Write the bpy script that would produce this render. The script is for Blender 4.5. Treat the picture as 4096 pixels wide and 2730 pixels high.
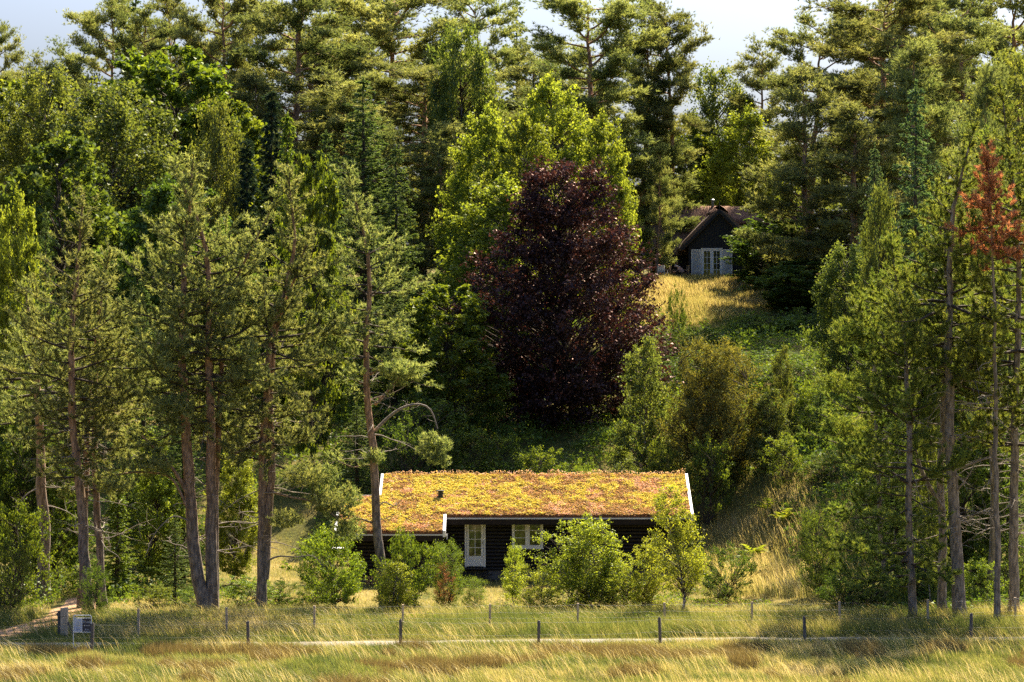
import bpy, math, random
import numpy as np
from mathutils import Vector

S = bpy.context.scene
COL = S.collection
for o in list(bpy.data.objects):
    bpy.data.objects.remove(o)

# ------------------------------------------------------------------ camera, sky, sun, exposure
F = 2860.0          # focal length in pixels of a 1024 px wide frame
CZ = 10.9           # camera height above the meadow
cam = bpy.data.objects.new('camera', bpy.data.cameras.new('camera'))
COL.objects.link(cam)
cam.location = (0, 0, CZ)
cam.rotation_euler = (math.radians(90), 0, 0)
cam.data.sensor_width = 36
cam.data.lens = F / 1024 * 36
cam.data.clip_start = 1
cam.data.clip_end = 5000
S.camera = cam

SUN_AZ, SUN_EL = math.radians(24), math.radians(44)
W = bpy.data.worlds.new('World')
S.world = W
W.use_nodes = True
wn = W.node_tree.nodes
sky = wn.new('ShaderNodeTexSky')
sky.sky_type = 'NISHITA'
sky.sun_disc = False
sky.sun_elevation = SUN_EL
sky.sun_rotation = SUN_AZ
sky.altitude = 0
sky.air_density = 1.0
sky.dust_density = 8.0
sky.ozone_density = 1.0
wn['Background'].inputs[1].default_value = 0.048
wmx = wn.new('ShaderNodeMix'); wmx.data_type = 'RGBA'; wmx.blend_type = 'MULTIPLY'; wmx.inputs[0].default_value = 1
wmx.inputs[7].default_value = (0.72, 0.93, 1.38, 1)      # hazy summer sky kept cool, the same over the whole dome
W.node_tree.links.new(sky.outputs[0], wmx.inputs[6])
W.node_tree.links.new(wmx.outputs[2], wn['Background'].inputs[0])

sun = bpy.data.objects.new('sun', bpy.data.lights.new('sun', 'SUN'))
COL.objects.link(sun)
sun.data.energy = 4.6
sun.data.angle = math.radians(0.53)
sun.data.color = (1.0, 0.875, 0.66)
sd = Vector((math.sin(SUN_AZ) * math.cos(SUN_EL), math.cos(SUN_AZ) * math.cos(SUN_EL), math.sin(SUN_EL)))
sun.rotation_euler = (-sd).to_track_quat('-Z', 'Y').to_euler()
sun.location = (60, 150, 90)

S.view_settings.view_transform = 'Standard'
S.view_settings.look = 'None'
S.view_settings.gamma = 1
S.view_settings.use_curve_mapping = False
S.view_settings.exposure = 1.98
cy = S.cycles
cy.max_bounces = 7
cy.diffuse_bounces = 3
cy.glossy_bounces = 2
cy.transmission_bounces = 5
cy.transparent_max_bounces = 4
cy.sample_clamp_indirect = 6
cy.use_denoising = False

# ------------------------------------------------------------------ small maths
def unit(v):
    return v / np.maximum(np.linalg.norm(v, axis=-1, keepdims=True), 1e-9)

def sstep(a, b, x):
    t = np.clip((np.asarray(x, float) - a) / (b - a), 0, 1)
    return t * t * (3 - 2 * t)

_nr = np.random.default_rng(5)
_NT = _nr.random((64, 64))
def vnoise(x, y):
    x = np.asarray(x, float); y = np.asarray(y, float)
    xi = np.floor(x).astype(int); yi = np.floor(y).astype(int)
    fx = x - xi; fy = y - yi
    fx = fx * fx * (3 - 2 * fx); fy = fy * fy * (3 - 2 * fy)
    g = lambda a, b: _NT[a % 64, b % 64]
    return (g(xi, yi) * (1 - fx) + g(xi + 1, yi) * fx) * (1 - fy) + (g(xi, yi + 1) * (1 - fx) + g(xi + 1, yi + 1) * fx) * fy

def fbm(x, y):
    return (vnoise(x, y) + 0.5 * vnoise(2.1 * x + 7, 2.1 * y + 3) + 0.25 * vnoise(4.3 * x + 1, 4.3 * y + 9)) / 1.75

_PY = [0, 128, 138, 142, 146, 152, 160, 175, 188, 196, 215, 240, 300, 500, 3000]
_PZ = [0, 0, 0.1, 0.9, 2.6, 4.7, 6.3, 9.4, 13.2, 15.15, 15.5, 17.0, 18.0, 16, 0]
def terrain(x, y):
    x = np.asarray(x, float); y = np.asarray(y, float)
    ys = y + sstep(8.5, 17, x) * 10 * (1 - sstep(165, 190, y)) - sstep(7, 12, -x) * 3.0 * (1 - sstep(165, 190, y))
    z = 0.5 * np.interp(ys - 1.2, _PY, _PZ) + 0.5 * np.interp(ys + 1.2, _PY, _PZ)
    # little humps in the meadow, none where the cabin and the path lie
    near = sstep(60, 80, y) * (1 - sstep(112, 120, y)) * (1 - 0.85 * sstep(101.5, 103.0, y))
    z = z + near * (0.55 * (fbm(x * 0.16 + 11, y * 0.2) - 0.5) + 0.22 * (vnoise(x * 0.7, y * 0.6 + 4) - 0.5))
    hill = sstep(140, 150, y) * (1 - sstep(192, 197, y))
    z = z + hill * 0.9 * (fbm(x * 0.13, y * 0.13 + 30) - 0.5)
    return z

def wx(ox, y):              # overview picture column -> metres at distance y
    return (ox / 2.298 - 512) * y / F
def wz(oy, y):
    return CZ + (341 - oy / 2.298) * y / F

# ------------------------------------------------------------------ mesh collecting
class MB:
    def __init__(s):
        s.v = []; s.n = 0; s.f = []; s.t = []; s.m = []
    def add(s, verts, faces, tint=0.5, mat=0):
        verts = np.asarray(verts, float).reshape(-1, 3)
        faces = np.asarray(faces, int)
        s.v.append(verts); s.f.append(faces + s.n); s.n += len(verts)
        k = len(faces)
        s.t.append(np.broadcast_to(np.asarray(tint, float), (k,)).copy())
        s.m.append(np.full(k, mat, int))
    def mesh(s, name, mats, smooth=False):
        me = bpy.data.meshes.new(name)
        v = np.concatenate(s.v) if s.v else np.zeros((0, 3))
        me.vertices.add(len(v)); me.vertices.foreach_set('co', v.astype(np.float32).ravel())
        lens = np.concatenate([np.full(len(f), f.shape[1], np.int32) for f in s.f])
        loops = np.concatenate([f.ravel() for f in s.f]).astype(np.int32)
        st = np.concatenate([[0], np.cumsum(lens)[:-1]]).astype(np.int32)
        me.loops.add(len(loops)); me.loops.foreach_set('vertex_index', loops)
        me.polygons.add(len(lens)); me.polygons.foreach_set('loop_start', st)
        me.polygons.foreach_set('material_index', np.concatenate(s.m).astype(np.int32))
        me.polygons.foreach_set('use_smooth', np.full(len(lens), smooth))
        a = me.attributes.new('tint', 'FLOAT', 'FACE')
        a.data.foreach_set('value', np.concatenate(s.t).astype(np.float32))
        for m in (mats if isinstance(mats, (list, tuple)) else [mats]):
            me.materials.append(m)
        me.update(calc_edges=True)
        return me
    # --- shapes
    def box(s, x0, x1, y0, y1, z0, z1, mat=0):
        v = [(x0,y0,z0),(x1,y0,z0),(x1,y1,z0),(x0,y1,z0),(x0,y0,z1),(x1,y0,z1),(x1,y1,z1),(x0,y1,z1)]
        s.add(v, [(0,3,2,1),(4,5,6,7),(0,1,5,4),(1,2,6,5),(2,3,7,6),(3,0,4,7)], 0.5, mat)
        return s
    def prism(s, poly, d, mat=0):          # planar outline (3D points) pushed along d
        p = np.asarray(poly, float); k = len(p)
        s.add(np.concatenate([p, p + np.asarray(d, float)]), np.array([[i, (i+1) % k, (i+1) % k + k, i + k] for i in range(k)]), 0.5, mat)
        s.add(p, np.array([list(range(k))[::-1]]), 0.5, mat)
        s.add(p + np.asarray(d, float), np.array([list(range(k))]), 0.5, mat)
        return s
    def tube(s, pts, rad, n=6, tint=0.5, mat=0, cap=False):
        p = np.asarray(pts, float); k = len(p)
        rad = np.broadcast_to(np.asarray(rad, float), (k,))
        d = np.gradient(p, axis=0); d = unit(d)
        ref = np.array([0.31, 0.95, 0.05]) if abs(d[0][2]) > 0.7 else np.array([0.05, 0.1, 1.0])
        u = unit(np.cross(d, ref)); w = np.cross(d, u)
        a = np.linspace(0, 2 * math.pi, n, endpoint=False)
        v = p[:, None, :] + rad[:, None, None] * (np.cos(a)[None, :, None] * u[:, None, :] + np.sin(a)[None, :, None] * w[:, None, :])
        i = np.arange(k - 1)[:, None] * n; j = np.arange(n)[None, :]; j2 = (j + 1) % n
        f = np.stack([i + j, i + j2, i + n + j2, i + n + j], -1).reshape(-1, 4)
        s.add(v.reshape(-1, 3), f, tint, mat)
        if cap:
            s.add(v[0], np.array([list(range(n))]), tint, mat); s.add(v[-1], np.array([list(range(n))[::-1]]), tint, mat)
        return s
    def needles(s, rng, pos, dirs, n, L, w, lo=20, hi=75, back=0.12, tint=None, mat=0):
        N = len(pos)
        if N == 0: return
        pos = np.repeat(pos, n, 0); dirs = np.repeat(unit(dirs), n, 0)
        M = N * n
        per = unit(np.cross(dirs, rng.normal(size=(M, 3))))
        ph = np.radians(rng.uniform(lo, hi, M))[:, None]
        d = dirs * np.cos(ph) + per * np.sin(ph)
        b = pos - dirs * (rng.random((M, 1)) * back)
        side = unit(np.cross(d, rng.normal(size=(M, 3)))) * (w * rng.uniform(.7, 1.3, (M, 1)) * .5)
        tip = b + d * (L * rng.uniform(.65, 1.25, (M, 1)))
        v = np.stack([b - side, b + side, tip], 1).reshape(-1, 3)
        t = np.clip(np.repeat(rng.random(N) if tint is None else tint, n) + rng.normal(0, .1, M), 0, 1)
        s.add(v, np.arange(3 * M).reshape(-1, 3), t, mat)
    def leaves(s, rng, pos, size, tint, up=0.6, asp=0.6, mat=0, face=None, tri=False):
        M = len(pos)
        nrm = rng.normal(size=(M, 3)); nrm[:, 2] += up
        if face is not None: nrm = nrm + face
        nrm = unit(nrm)
        a = unit(np.cross(nrm, rng.normal(size=(M, 3)))); b = np.cross(nrm, a)
        L = size * rng.uniform(.65, 1.35, (M, 1))
        a = a * L * .5; b = b * L * .5 * asp
        if tri:
            v = np.stack([pos - a, pos + a * .8 - b * 1.5, pos + a * .8 + b * 1.5], 1).reshape(-1, 3)
            s.add(v, np.arange(3 * M).reshape(-1, 3), np.clip(tint, 0, 1), mat); return
        v = np.stack([pos - a, pos - b * 1.0 + a * .1 + nrm * L * .06, pos + a, pos + b + a * .1 + nrm * L * .06], 1).reshape(-1, 3)
        s.add(v, np.arange(4 * M).reshape(-1, 4), np.clip(tint, 0, 1), mat)

# ------------------------------------------------------------------ materials
def nmat(name):
    m = bpy.data.materials.new(name); m.use_nodes = True
    return m, m.node_tree.nodes, m.node_tree.links, m.node_tree.nodes['Principled BSDF']

def ramp(nodes, cols):
    r = nodes.new('ShaderNodeValToRGB')
    e = r.color_ramp.elements
    while len(e) < len(cols): e.new(0.5)
    for i, (p, c) in enumerate(cols):
        e[i].position = p; e[i].color = (*c, 1)
    return r
LEAF = 1.45

def leafmat(name, cols, trans=0.45, tcol=(1.25, 1.2, 0.55), gloss=0.05, rough=0.42, hue=0.014, var=0.30, gcol=(.6, .62, .55)):
    m = bpy.data.materials.new(name); m.use_nodes = True
    N = m.node_tree.nodes; L = m.node_tree.links; N.clear()
    out = N.new('ShaderNodeOutputMaterial')
    at = N.new('ShaderNodeAttribute'); at.attribute_name = 'tint'
    r = ramp(N, [(p, tuple(k * LEAF for k in c)) for p, c in cols]); L.new(at.outputs['Fac'], r.inputs[0])
    oi = N.new('ShaderNodeObjectInfo')
    hs = N.new('ShaderNodeHueSaturation')
    mr = N.new('ShaderNodeMapRange'); L.new(oi.outputs['Random'], mr.inputs[0])
    mr.inputs[3].default_value = 0.5 - hue; mr.inputs[4].default_value = 0.5 + hue
    mul = N.new('ShaderNodeMath'); mul.operation = 'MULTIPLY'; mul.inputs[1].default_value = 7.31
    fr = N.new('ShaderNodeMath'); fr.operation = 'FRACT'
    L.new(oi.outputs['Random'], mul.inputs[0]); L.new(mul.outputs[0], fr.inputs[0])
    mv = N.new('ShaderNodeMapRange'); L.new(fr.outputs[0], mv.inputs[0])
    mv.inputs[3].default_value = 1 - var / 2; mv.inputs[4].default_value = 1 + var / 2
    L.new(mr.outputs[0], hs.inputs['Hue']); L.new(mv.outputs[0], hs.inputs['Value']); L.new(r.outputs[0], hs.inputs['Color'])
    df = N.new('ShaderNodeBsdfDiffuse'); L.new(hs.outputs[0], df.inputs[0])
    tr = N.new('ShaderNodeBsdfTranslucent')
    mx = N.new('ShaderNodeMix'); mx.data_type = 'RGBA'; mx.blend_type = 'MULTIPLY'; mx.inputs[0].default_value = 1
    L.new(hs.outputs[0], mx.inputs[6]); mx.inputs[7].default_value = (*tcol, 1)
    L.new(mx.outputs[2], tr.inputs[0])
    m1 = N.new('ShaderNodeMixShader'); m1.inputs[0].default_value = trans
    L.new(df.outputs[0], m1.inputs[1]); L.new(tr.outputs[0], m1.inputs[2])
    gl = N.new('ShaderNodeBsdfGlossy'); gl.inputs['Roughness'].default_value = rough; gl.inputs[0].default_value = (*gcol, 1)
    m2 = N.new('ShaderNodeMixShader'); m2.inputs[0].default_value = gloss
    L.new(m1.outputs[0], m2.inputs[1]); L.new(gl.outputs[0], m2.inputs[2])
    L.new(m2.outputs[0], out.inputs[0])
    return m

def plain(name, col, rough=0.7, spec=0.3, noise=0.25, scale=6.0, stretch=(1, 1, 1), bump=0.0):
    m, N, L, P = nmat(name)
    tc = N.new('ShaderNodeTexCoord'); mp = N.new('ShaderNodeMapping'); mp.inputs['Scale'].default_value = stretch
    L.new(tc.outputs['Object'], mp.inputs[0])
    nz = N.new('ShaderNodeTexNoise'); nz.inputs['Scale'].default_value = scale; nz.inputs['Detail'].default_value = 6
    L.new(mp.outputs[0], nz.inputs[0])
    lo = tuple(c * (1 - noise) for c in col); hi = tuple(min(1, c * (1 + noise)) for c in col)
    r = ramp(N, [(0.3, lo), (0.7, hi)]); L.new(nz.outputs[0], r.inputs[0]); L.new(r.outputs[0], P.inputs['Base Color'])
    P.inputs['Roughness'].default_value = rough; P.inputs['Specular IOR Level'].default_value = spec
    if bump:
        b = N.new('ShaderNodeBump'); b.inputs['Strength'].default_value = bump; b.inputs['Distance'].default_value = 0.02
        L.new(nz.outputs[0], b.inputs['Height']); L.new(b.outputs[0], P.inputs['Normal'])
    return m

def barkmat(name, low, high, z0, z1, dark=0.5):
    m, N, L, P = nmat(name)
    tc = N.new('ShaderNodeTexCoord'); sp = N.new('ShaderNodeSeparateXYZ')
    L.new(tc.outputs['Object'], sp.inputs[0])
    mr = N.new('ShaderNodeMapRange'); L.new(sp.outputs[2], mr.inputs[0])
    mr.inputs[1].default_value = z0; mr.inputs[2].default_value = z1
    r = ramp(N, [(0, low), (1, high)]); L.new(mr.outputs[0], r.inputs[0])
    mp = N.new('ShaderNodeMapping'); mp.inputs['Scale'].default_value = (7, 7, 2.2); L.new(tc.outputs['Object'], mp.inputs[0])
    nz = N.new('ShaderNodeTexVoronoi'); nz.inputs['Scale'].default_value = 1.3; L.new(mp.outputs[0], nz.inputs[0])
    n2 = N.new('ShaderNodeTexNoise'); n2.inputs['Scale'].default_value = 2.0; n2.inputs['Detail'].default_value = 6; L.new(mp.outputs[0], n2.inputs[0])
    mx = N.new('ShaderNodeMix'); mx.data_type = 'RGBA'; mx.blend_type = 'MULTIPLY'
    r2 = ramp(N, [(0.15, (1.15, 1.15, 1.15)), (0.75, (dark, dark, dark))]); 
    ad = N.new('ShaderNodeMath'); ad.operation = 'MULTIPLY'; L.new(nz.outputs['Distance'], ad.inputs[0]); L.new(n2.outputs[0], ad.inputs[1])
    ad2 = N.new('ShaderNodeMath'); ad2.operation = 'MULTIPLY'; ad2.inputs[1].default_value = 2.0; L.new(ad.outputs[0], ad2.inputs[0])
    L.new(ad2.outputs[0], r2.inputs[0])
    mx.inputs[0].default_value = 1; L.new(r.outputs[0], mx.inputs[6]); L.new(r2.outputs[0], mx.inputs[7])
    L.new(mx.outputs[2], P.inputs['Base Color']); P.inputs['Roughness'].default_value = 0.9; P.inputs['Specular IOR Level'].default_value = 0.1
    b = N.new('ShaderNodeBump'); b.inputs['Strength'].default_value = 0.8; b.inputs['Distance'].default_value = 0.03; b.invert = True
    L.new(ad2.outputs[0], b.inputs['Height']); L.new(b.outputs[0], P.inputs['Normal'])
    return m

M = {}
M['pine'] = leafmat('pine_needles', [(0, (.086, .112, .046)), (.5, (.150, .172, .073)), (1, (.224, .236, .104))], .48, (1.26, 1.16, .52), .02, .5)
M['bpine'] = leafmat('black_pine_needles', [(0, (.062, .095, .024)), (.5, (.112, .146, .036)), (1, (.180, .200, .058))], .46, (1.3, 1.2, .45), .02, .5)
M['spruce'] = leafmat('spruce_needles', [(0, (.042, .070, .026)), (.5, (.080, .115, .040)), (1, (.130, .160, .058))], .38, (1.2, 1.2, .5), .02, .5)
M['sitka'] = leafmat('sitka_needles', [(0, (.060, .100, .055)), (.5, (.100, .150, .075)), (1, (.15, .20, .09))], .35, (1.2, 1.2, .5), .02, .5)
M['darkspruce'] = leafmat('dark_spruce_needles', [(0, (.016, .030, .020)), (.5, (.028, .048, .028)), (1, (.05, .072, .036))], .25, (1.2, 1.2, .6), .02, .5)
M['birch'] = leafmat('birch_leaves', [(0, (.088, .120, .020)), (.5, (.145, .180, .028)), (1, (.205, .235, .040))], .54, (1.22, 1.15, .45), .022, .45)
M['limeleaf'] = leafmat('lime_birch_leaves', [(0, (.115, .150, .022)), (.5, (.185, .220, .032)), (1, (.26, .29, .046))], .60, (1.2, 1.12, .42), .03, .42)
M['greybirch'] = leafmat('grey_birch_leaves', [(0, (.060, .085, .024)), (.5, (.105, .130, .036)), (1, (.155, .175, .048))], .45, (1.3, 1.2, .45), .022, .45)
M['oak'] = leafmat('oak_leaves', [(0, (.058, .090, .016)), (.5, (.100, .138, .022)), (1, (.155, .188, .032))], .48, (1.35, 1.2, .35), .025, .45)
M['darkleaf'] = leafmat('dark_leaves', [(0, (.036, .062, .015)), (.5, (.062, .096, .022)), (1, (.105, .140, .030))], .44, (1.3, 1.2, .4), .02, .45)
M['beech'] = leafmat('copper_beech_leaves', [(0, (.010, .006, .008)), (.55, (.026, .015, .014)), (1, (.078, .040, .033))], .22, (1.6, .95, .65), .055, .46, hue=.0, var=0, gcol=(.62, .44, .40))
M['juniper'] = leafmat('juniper_scales', [(0, (.070, .074, .020)), (.5, (.120, .118, .032)), (1, (.178, .166, .048))], .32, (1.3, 1.1, .4), .02, .6)
M['yew'] = leafmat('yew_needles', [(0, (.060, .095, .014)), (.5, (.110, .160, .022)), (1, (.175, .215, .035))], .42, (1.3, 1.2, .4), .04, .45)
M['deadneedle'] = leafmat('dead_needles', [(0, (.20, .090, .042)), (.5, (.33, .150, .070)), (1, (.42, .22, .115))], .38, (1.3, 1.0, .7), .02, .6, hue=.0, var=0)
M['fern'] = leafmat('fern_fronds', [(0, (.08, .13, .02)), (.5, (.15, .20, .03)), (1, (.24, .26, .05))], .48, (1.3, 1.2, .4), .02, .45)
M['grass'] = leafmat('grass_blades', [(0, (.065, .088, .022)), (.3, (.125, .145, .034)), (.55, (.205, .198, .058)), (.8, (.32, .265, .105)), (1, (.44, .355, .19))], .44, (1.1, 1.02, .7), .03, .5, hue=.0, var=0)
M['heather'] = leafmat('heather_twigs', [(0, (.095, .085, .032)), (.6, (.175, .142, .060)), (1, (.22, .17, .085))], .25, (1.2, 1, .6), .01, .6, hue=.0, var=0)
M['sedum'] = leafmat('sedum', [(0, (.20, .12, .045)), (.12, (.26, .21, .06)), (.3, (.37, .21, .11)), (.5, (.45, .29, .135)), (.62, (.42, .37, .09)), (.85, (.58, .48, .095)), (.9, (.58, .36, .24)), (1, (.66, .46, .35))], .28, (1.1, 1, .7), .02, .5, hue=.0, var=0)

M['pinebark'] = barkmat('pine_bark', (.26, .205, .160), (.46, .275, .165), 2.5, 7.5)
M['bpinebark'] = barkmat('black_pine_bark', (.34, .275, .215), (.36, .29, .22), 3, 14)
M['bark'] = barkmat('grey_bark', (.075, .060, .046), (.10, .078, .056), 1, 10)
M['twig'] = plain('twigs', (.075, .058, .042), .9, .1, .2, 8)
M['deadwood'] = plain('dead_wood', (.27, .225, .18), .9, .1, .3, 8)
m, N, L, P = nmat('birch_bark'); M['birchbark'] = m
tc = N.new('ShaderNodeTexCoord'); mp = N.new('ShaderNodeMapping'); mp.inputs['Scale'].default_value = (2, 2, 9); L.new(tc.outputs['Object'], mp.inputs[0])
nz = N.new('ShaderNodeTexNoise'); nz.inputs['Scale'].default_value = 1.6; nz.inputs['Detail'].default_value = 5; L.new(mp.outputs[0], nz.inputs[0])
r = ramp(N, [(.42, (.06, .05, .045)), (.52, (.50, .44, .37))]); L.new(nz.outputs[0], r.inputs[0]); L.new(r.outputs[0], P.inputs['Base Color'])
P.inputs['Roughness'].default_value = .7

# ground: soil, moss and dry grass; blades stand on it
m, N, L, P = nmat('meadow_ground'); M['ground'] = m
tc = N.new('ShaderNodeTexCoord')
n1 = N.new('ShaderNodeTexNoise'); n1.inputs['Scale'].default_value = .22; n1.inputs['Detail'].default_value = 8; L.new(tc.outputs['Object'], n1.inputs[0])
n2 = N.new('ShaderNodeTexNoise'); n2.inputs['Scale'].default_value = 6; n2.inputs['Detail'].default_value = 6; L.new(tc.outputs['Object'], n2.inputs[0])
r1 = ramp(N, [(.35, (.075, .085, .022)), (.5, (.135, .125, .035)), (.65, (.24, .19, .065))]); L.new(n1.outputs[0], r1.inputs[0])
r2 = ramp(N, [(.3, (.55, .5, .45)), (.7, (1.25, 1.2, 1.1))]); L.new(n2.outputs[0], r2.inputs[0])
mx = N.new('ShaderNodeMix'); mx.data_type = 'RGBA'; mx.blend_type = 'MULTIPLY'; mx.inputs[0].default_value = 1
L.new(r1.outputs[0], mx.inputs[6]); L.new(r2.outputs[0], mx.inputs[7]); L.new(mx.outputs[2], P.inputs['Base Color'])
P.inputs['Roughness'].default_value = 1; P.inputs['Specular IOR Level'].default_value = .05
M['gravel'] = plain('gravel', (.25, .215, .165), .95, .1, .35, 14, bump=.5)
M['sand'] = plain('sand', (.34, .20, .11), .95, .1, .35, 5, bump=.5)
M['logs'] = plain('black_log_stain', (.017, .0135, .011), .6, .35, .4, 5, (.5, 5, 5), .3)
M['black'] = plain('black_boards', (.012, .012, .013), .6, .35, .35, 5, (5, 5, .5), .3)
M['darkbrown'] = plain('dark_brown_fascia', (.022, .015, .011), .7, .2, .3, 6)
M['white'] = plain('white_paint', (.83, .80, .75), .45, .4, .05, 4)
M['greywhite'] = plain('greyed_white_paint', (.55, .53, .49), .5, .4, .12, 5)  # grey on the left verge boards is shade put into the paint colour
M['zinc'] = plain('grey_flashing', (.60, .58, .55), .5, .4, .12, 5)
M['concrete'] = plain('plinth_concrete', (.16, .14, .12), .9, .1, .4, 2.5)
M['thatch'] = plain('thatch', (.17, .115, .085), .95, .05, .4, 9, (1, 1, 3), .8)
M['ridgethatch'] = plain('heather_ridge', (.215, .125, .085), .95, .05, .5, 10, (1, 1, 1), 1.0)
M['soil'] = plain('roof_soil', (.17, .08, .04), .95, .05, .4, 9)
M['postpale'] = plain('sawn_pale_wood', (.60, .45, .30), .85, .15, .2, 4, (6, 6, .6), .2)
M['postdark'] = plain('weathered_wood', (.16, .135, .115), .9, .1, .45, 5, (6, 6, .7), .4)
M['wire'] = plain('wire', (.14, .13, .12), .6, .4, .1, 3)
M['iron'] = plain('black_metal', (.02, .02, .02), .45, .5, .2, 5)
M['cream'] = plain('cream_canvas', (.55, .43, .33), .8, .1, .15, 4)
M['teak'] = plain('garden_wood', (.30, .22, .15), .7, .2, .25, 6)
M['steel'] = plain('grey_steel', (.13, .14, .14), .35, .6, .15, 4)
M['signwhite'] = plain('sign_white', (.60, .62, .70), .5, .4, .03, 3)
M['signdark'] = plain('sign_dark', (.055, .048, .060), .5, .4, .05, 3)
M['signtext'] = plain('sign_lettering', (.70, .68, .70), .5, .3, .02, 3)
M['signgrey'] = plain('sign_grey_print', (.36, .37, .42), .5, .3, .05, 3)
M['skin'] = plain('skin', (.55, .32, .23), .6, .3, .08, 6)
M['hairgrey'] = plain('grey_hair', (.55, .48, .42), .8, .2, .2, 20)
M['hairdark'] = plain('dark_hair', (.03, .02, .018), .7, .3, .2, 20)
M['clothdark'] = plain('dark_cloth', (.025, .022, .025), .9, .1, .2, 10)
m, N, L, P = nmat('striped_cloth'); M['stripes'] = m
tc = N.new('ShaderNodeTexCoord'); wv = N.new('ShaderNodeTexWave'); wv.bands_direction = 'Z'; wv.inputs['Scale'].default_value = 4.5
L.new(tc.outputs['Object'], wv.inputs[0]); r = ramp(N, [(.45, (.72, .66, .62)), (.55, (.42, .16, .13))]); L.new(wv.outputs[0], r.inputs[0]); L.new(r.outputs[0], P.inputs['Base Color']); P.inputs['Roughness'].default_value = .9
m, N, L, P = nmat('log_end'); M['logend'] = m
P.inputs['Base Color'].default_value = (.42, .25, .10, 1); P.inputs['Roughness'].default_value = .9
m, N, L, P = nmat('window_glass'); M['glass'] = m
P.inputs['Base Color'].default_value = (.022, .022, .014, 1); P.inputs['Roughness'].default_value = .03
P.inputs['Specular IOR Level'].default_value = .6; P.inputs['IOR'].default_value = 1.75
nz = N.new('ShaderNodeTexNoise'); nz.inputs['Scale'].default_value = 5; b = N.new('ShaderNodeBump'); b.inputs['Strength'].default_value = .05
L.new(nz.outputs[0], b.inputs['Height']); L.new(b.outputs[0], P.inputs['Normal'])

# ------------------------------------------------------------------ object helpers
def link(name, data, parent=None, loc=(0, 0, 0)):
    o = bpy.data.objects.new(name, data); COL.objects.link(o)
    o.location = loc
    if parent is not None: o.parent = parent
    return o
def tag(o, label, cat, group=None):
    o['label'] = label; o['category'] = cat
    if group: o['group'] = group
    return o
def thing(name, label, cat, loc=(0, 0, 0), group=None):
    return tag(link(name, None, None, loc), label, cat, group)
def struct(name, me, kind='structure'):
    o = link(name, me); o['kind'] = kind
    return o

# ================================================================== SETTING: ground, path, track
xs = np.concatenate([np.linspace(-900, -60, 22)[:-1], np.linspace(-60, -30, 31)[:-1], np.linspace(-30, 30, 81)[:-1], np.linspace(30, 60, 31)[:-1], np.linspace(60, 900, 22)])
ys = np.concatenate([np.linspace(-60, 70, 14)[:-1], np.linspace(70, 145, 100)[:-1], np.linspace(145, 240, 56)[:-1], np.linspace(240, 2500, 30)])
gx, gy = np.meshgrid(xs, ys)
gv = np.stack([gx, gy, terrain(gx, gy)], -1).reshape(-1, 3)
nx = len(xs); i = np.arange(len(ys) - 1)[:, None] * nx; j = np.arange(nx - 1)[None, :]
b = MB(); b.add(gv, np.stack([i + j, i + j + 1, i + nx + j + 1, i + nx + j], -1).reshape(-1, 4))
struct('ground', b.mesh('ground', M['ground'], True))

def path_mid(x):
    return 103.7 + 0.055 * np.asarray(x, float) + 0.25 * np.sin(np.asarray(x) * .2)
def strip(name, cx, cyl, half, mat, lift=.035):
    b = MB(); n = len(cx)
    t = np.linspace(-1, 1, 7)
    d = unit(np.stack([np.gradient(cx), np.gradient(cyl)], -1)); nrm = np.stack([-d[:, 1], d[:, 0]], -1)
    px = cx[:, None] + nrm[:, 0:1] * t[None, :] * half[:, None]; py = cyl[:, None] + nrm[:, 1:2] * t[None, :] * half[:, None]
    pz = terrain(px, py) + lift - 0.05 * np.abs(t)[None, :] ** 4
    i = np.arange(n - 1)[:, None] * 7; j = np.arange(6)[None, :]
    b.add(np.stack([px, py, pz], -1).reshape(-1, 3), np.stack([i + j, i + j + 1, i + 8 + j, i + 7 + j], -1).reshape(-1, 4))
    return struct(name, b.mesh(name, mat, True))
cx = np.linspace(-40, 40, 220)
strip('gravel_path', cx, path_mid(cx), .66 + .22 * (fbm(cx * .5, cx * 0 + 3) - .5) * 2 + .10 * np.sin(cx * 2.3), M['gravel'])
tt = np.linspace(0, 1, 40)
trx = np.interp(tt, [0, .35, .7, 1], [-19.6, -18.4, -17.6, -17.9]); tr_y = np.interp(tt, [0, .35, .7, 1], [103.0, 107, 112, 121])
strip('sand_track', trx, tr_y, np.interp(tt, [0, 1], [1.25, .8]) + .1 * np.sin(tt * 40), M['sand'], .045)

# ================================================================== CABIN with the sedum roof
YR, ZR, SL = 133.6, 4.61, 0.356
def roofpt(x, s, up=0.0):
    return (x, YR - s, ZR - SL * s + up)
cab = thing('cabin', 'black log cabin with a yellow and orange sedum roof behind the birches', 'cabin', (0, 130, 0))
def cpart(name, b, mat, parent=None, smooth=False, org=(0, 130, 0)):
    me = b.mesh(name, mat, smooth)
    par = parent or cab
    v = np.empty(len(me.vertices) * 3, np.float32); me.vertices.foreach_get('co', v)
    v = v.reshape(-1, 3) - np.array(org, np.float32); me.vertices.foreach_set('co', v.ravel()); me.update()
    return link(name, me, par)
outline = [(-5.99, 0), (8.14, 0), (8.05, 4.5), (-3.1, 4.5), (-3.1, 6.25), (-7.8, 6.25), (-7.8, 2.43), (-5.99, 2.43)]
b = MB()
roofparts = [(-5.99, 8.1, 0, 2.43), (-7.8, 8.08, 2.43, 4.5), (-7.8, -3.1, 4.5, 6.25)]
b = MB(); 
b.prism([roofpt(x, s, .0) for x, s in outline][::-1], (0, 0, -.13))
roof = cpart('roof', b, M['soil'])
b = MB(); b.prism([(-5.99, YR, ZR), (8.14, YR, ZR), (8.14, 138.1, 3.0), (-5.99, 138.1, 3.0)], (0, 0, -.15)); cpart('back_roof', b, M['soil'])
rng = np.random.default_rng(77)
pts = []
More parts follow.
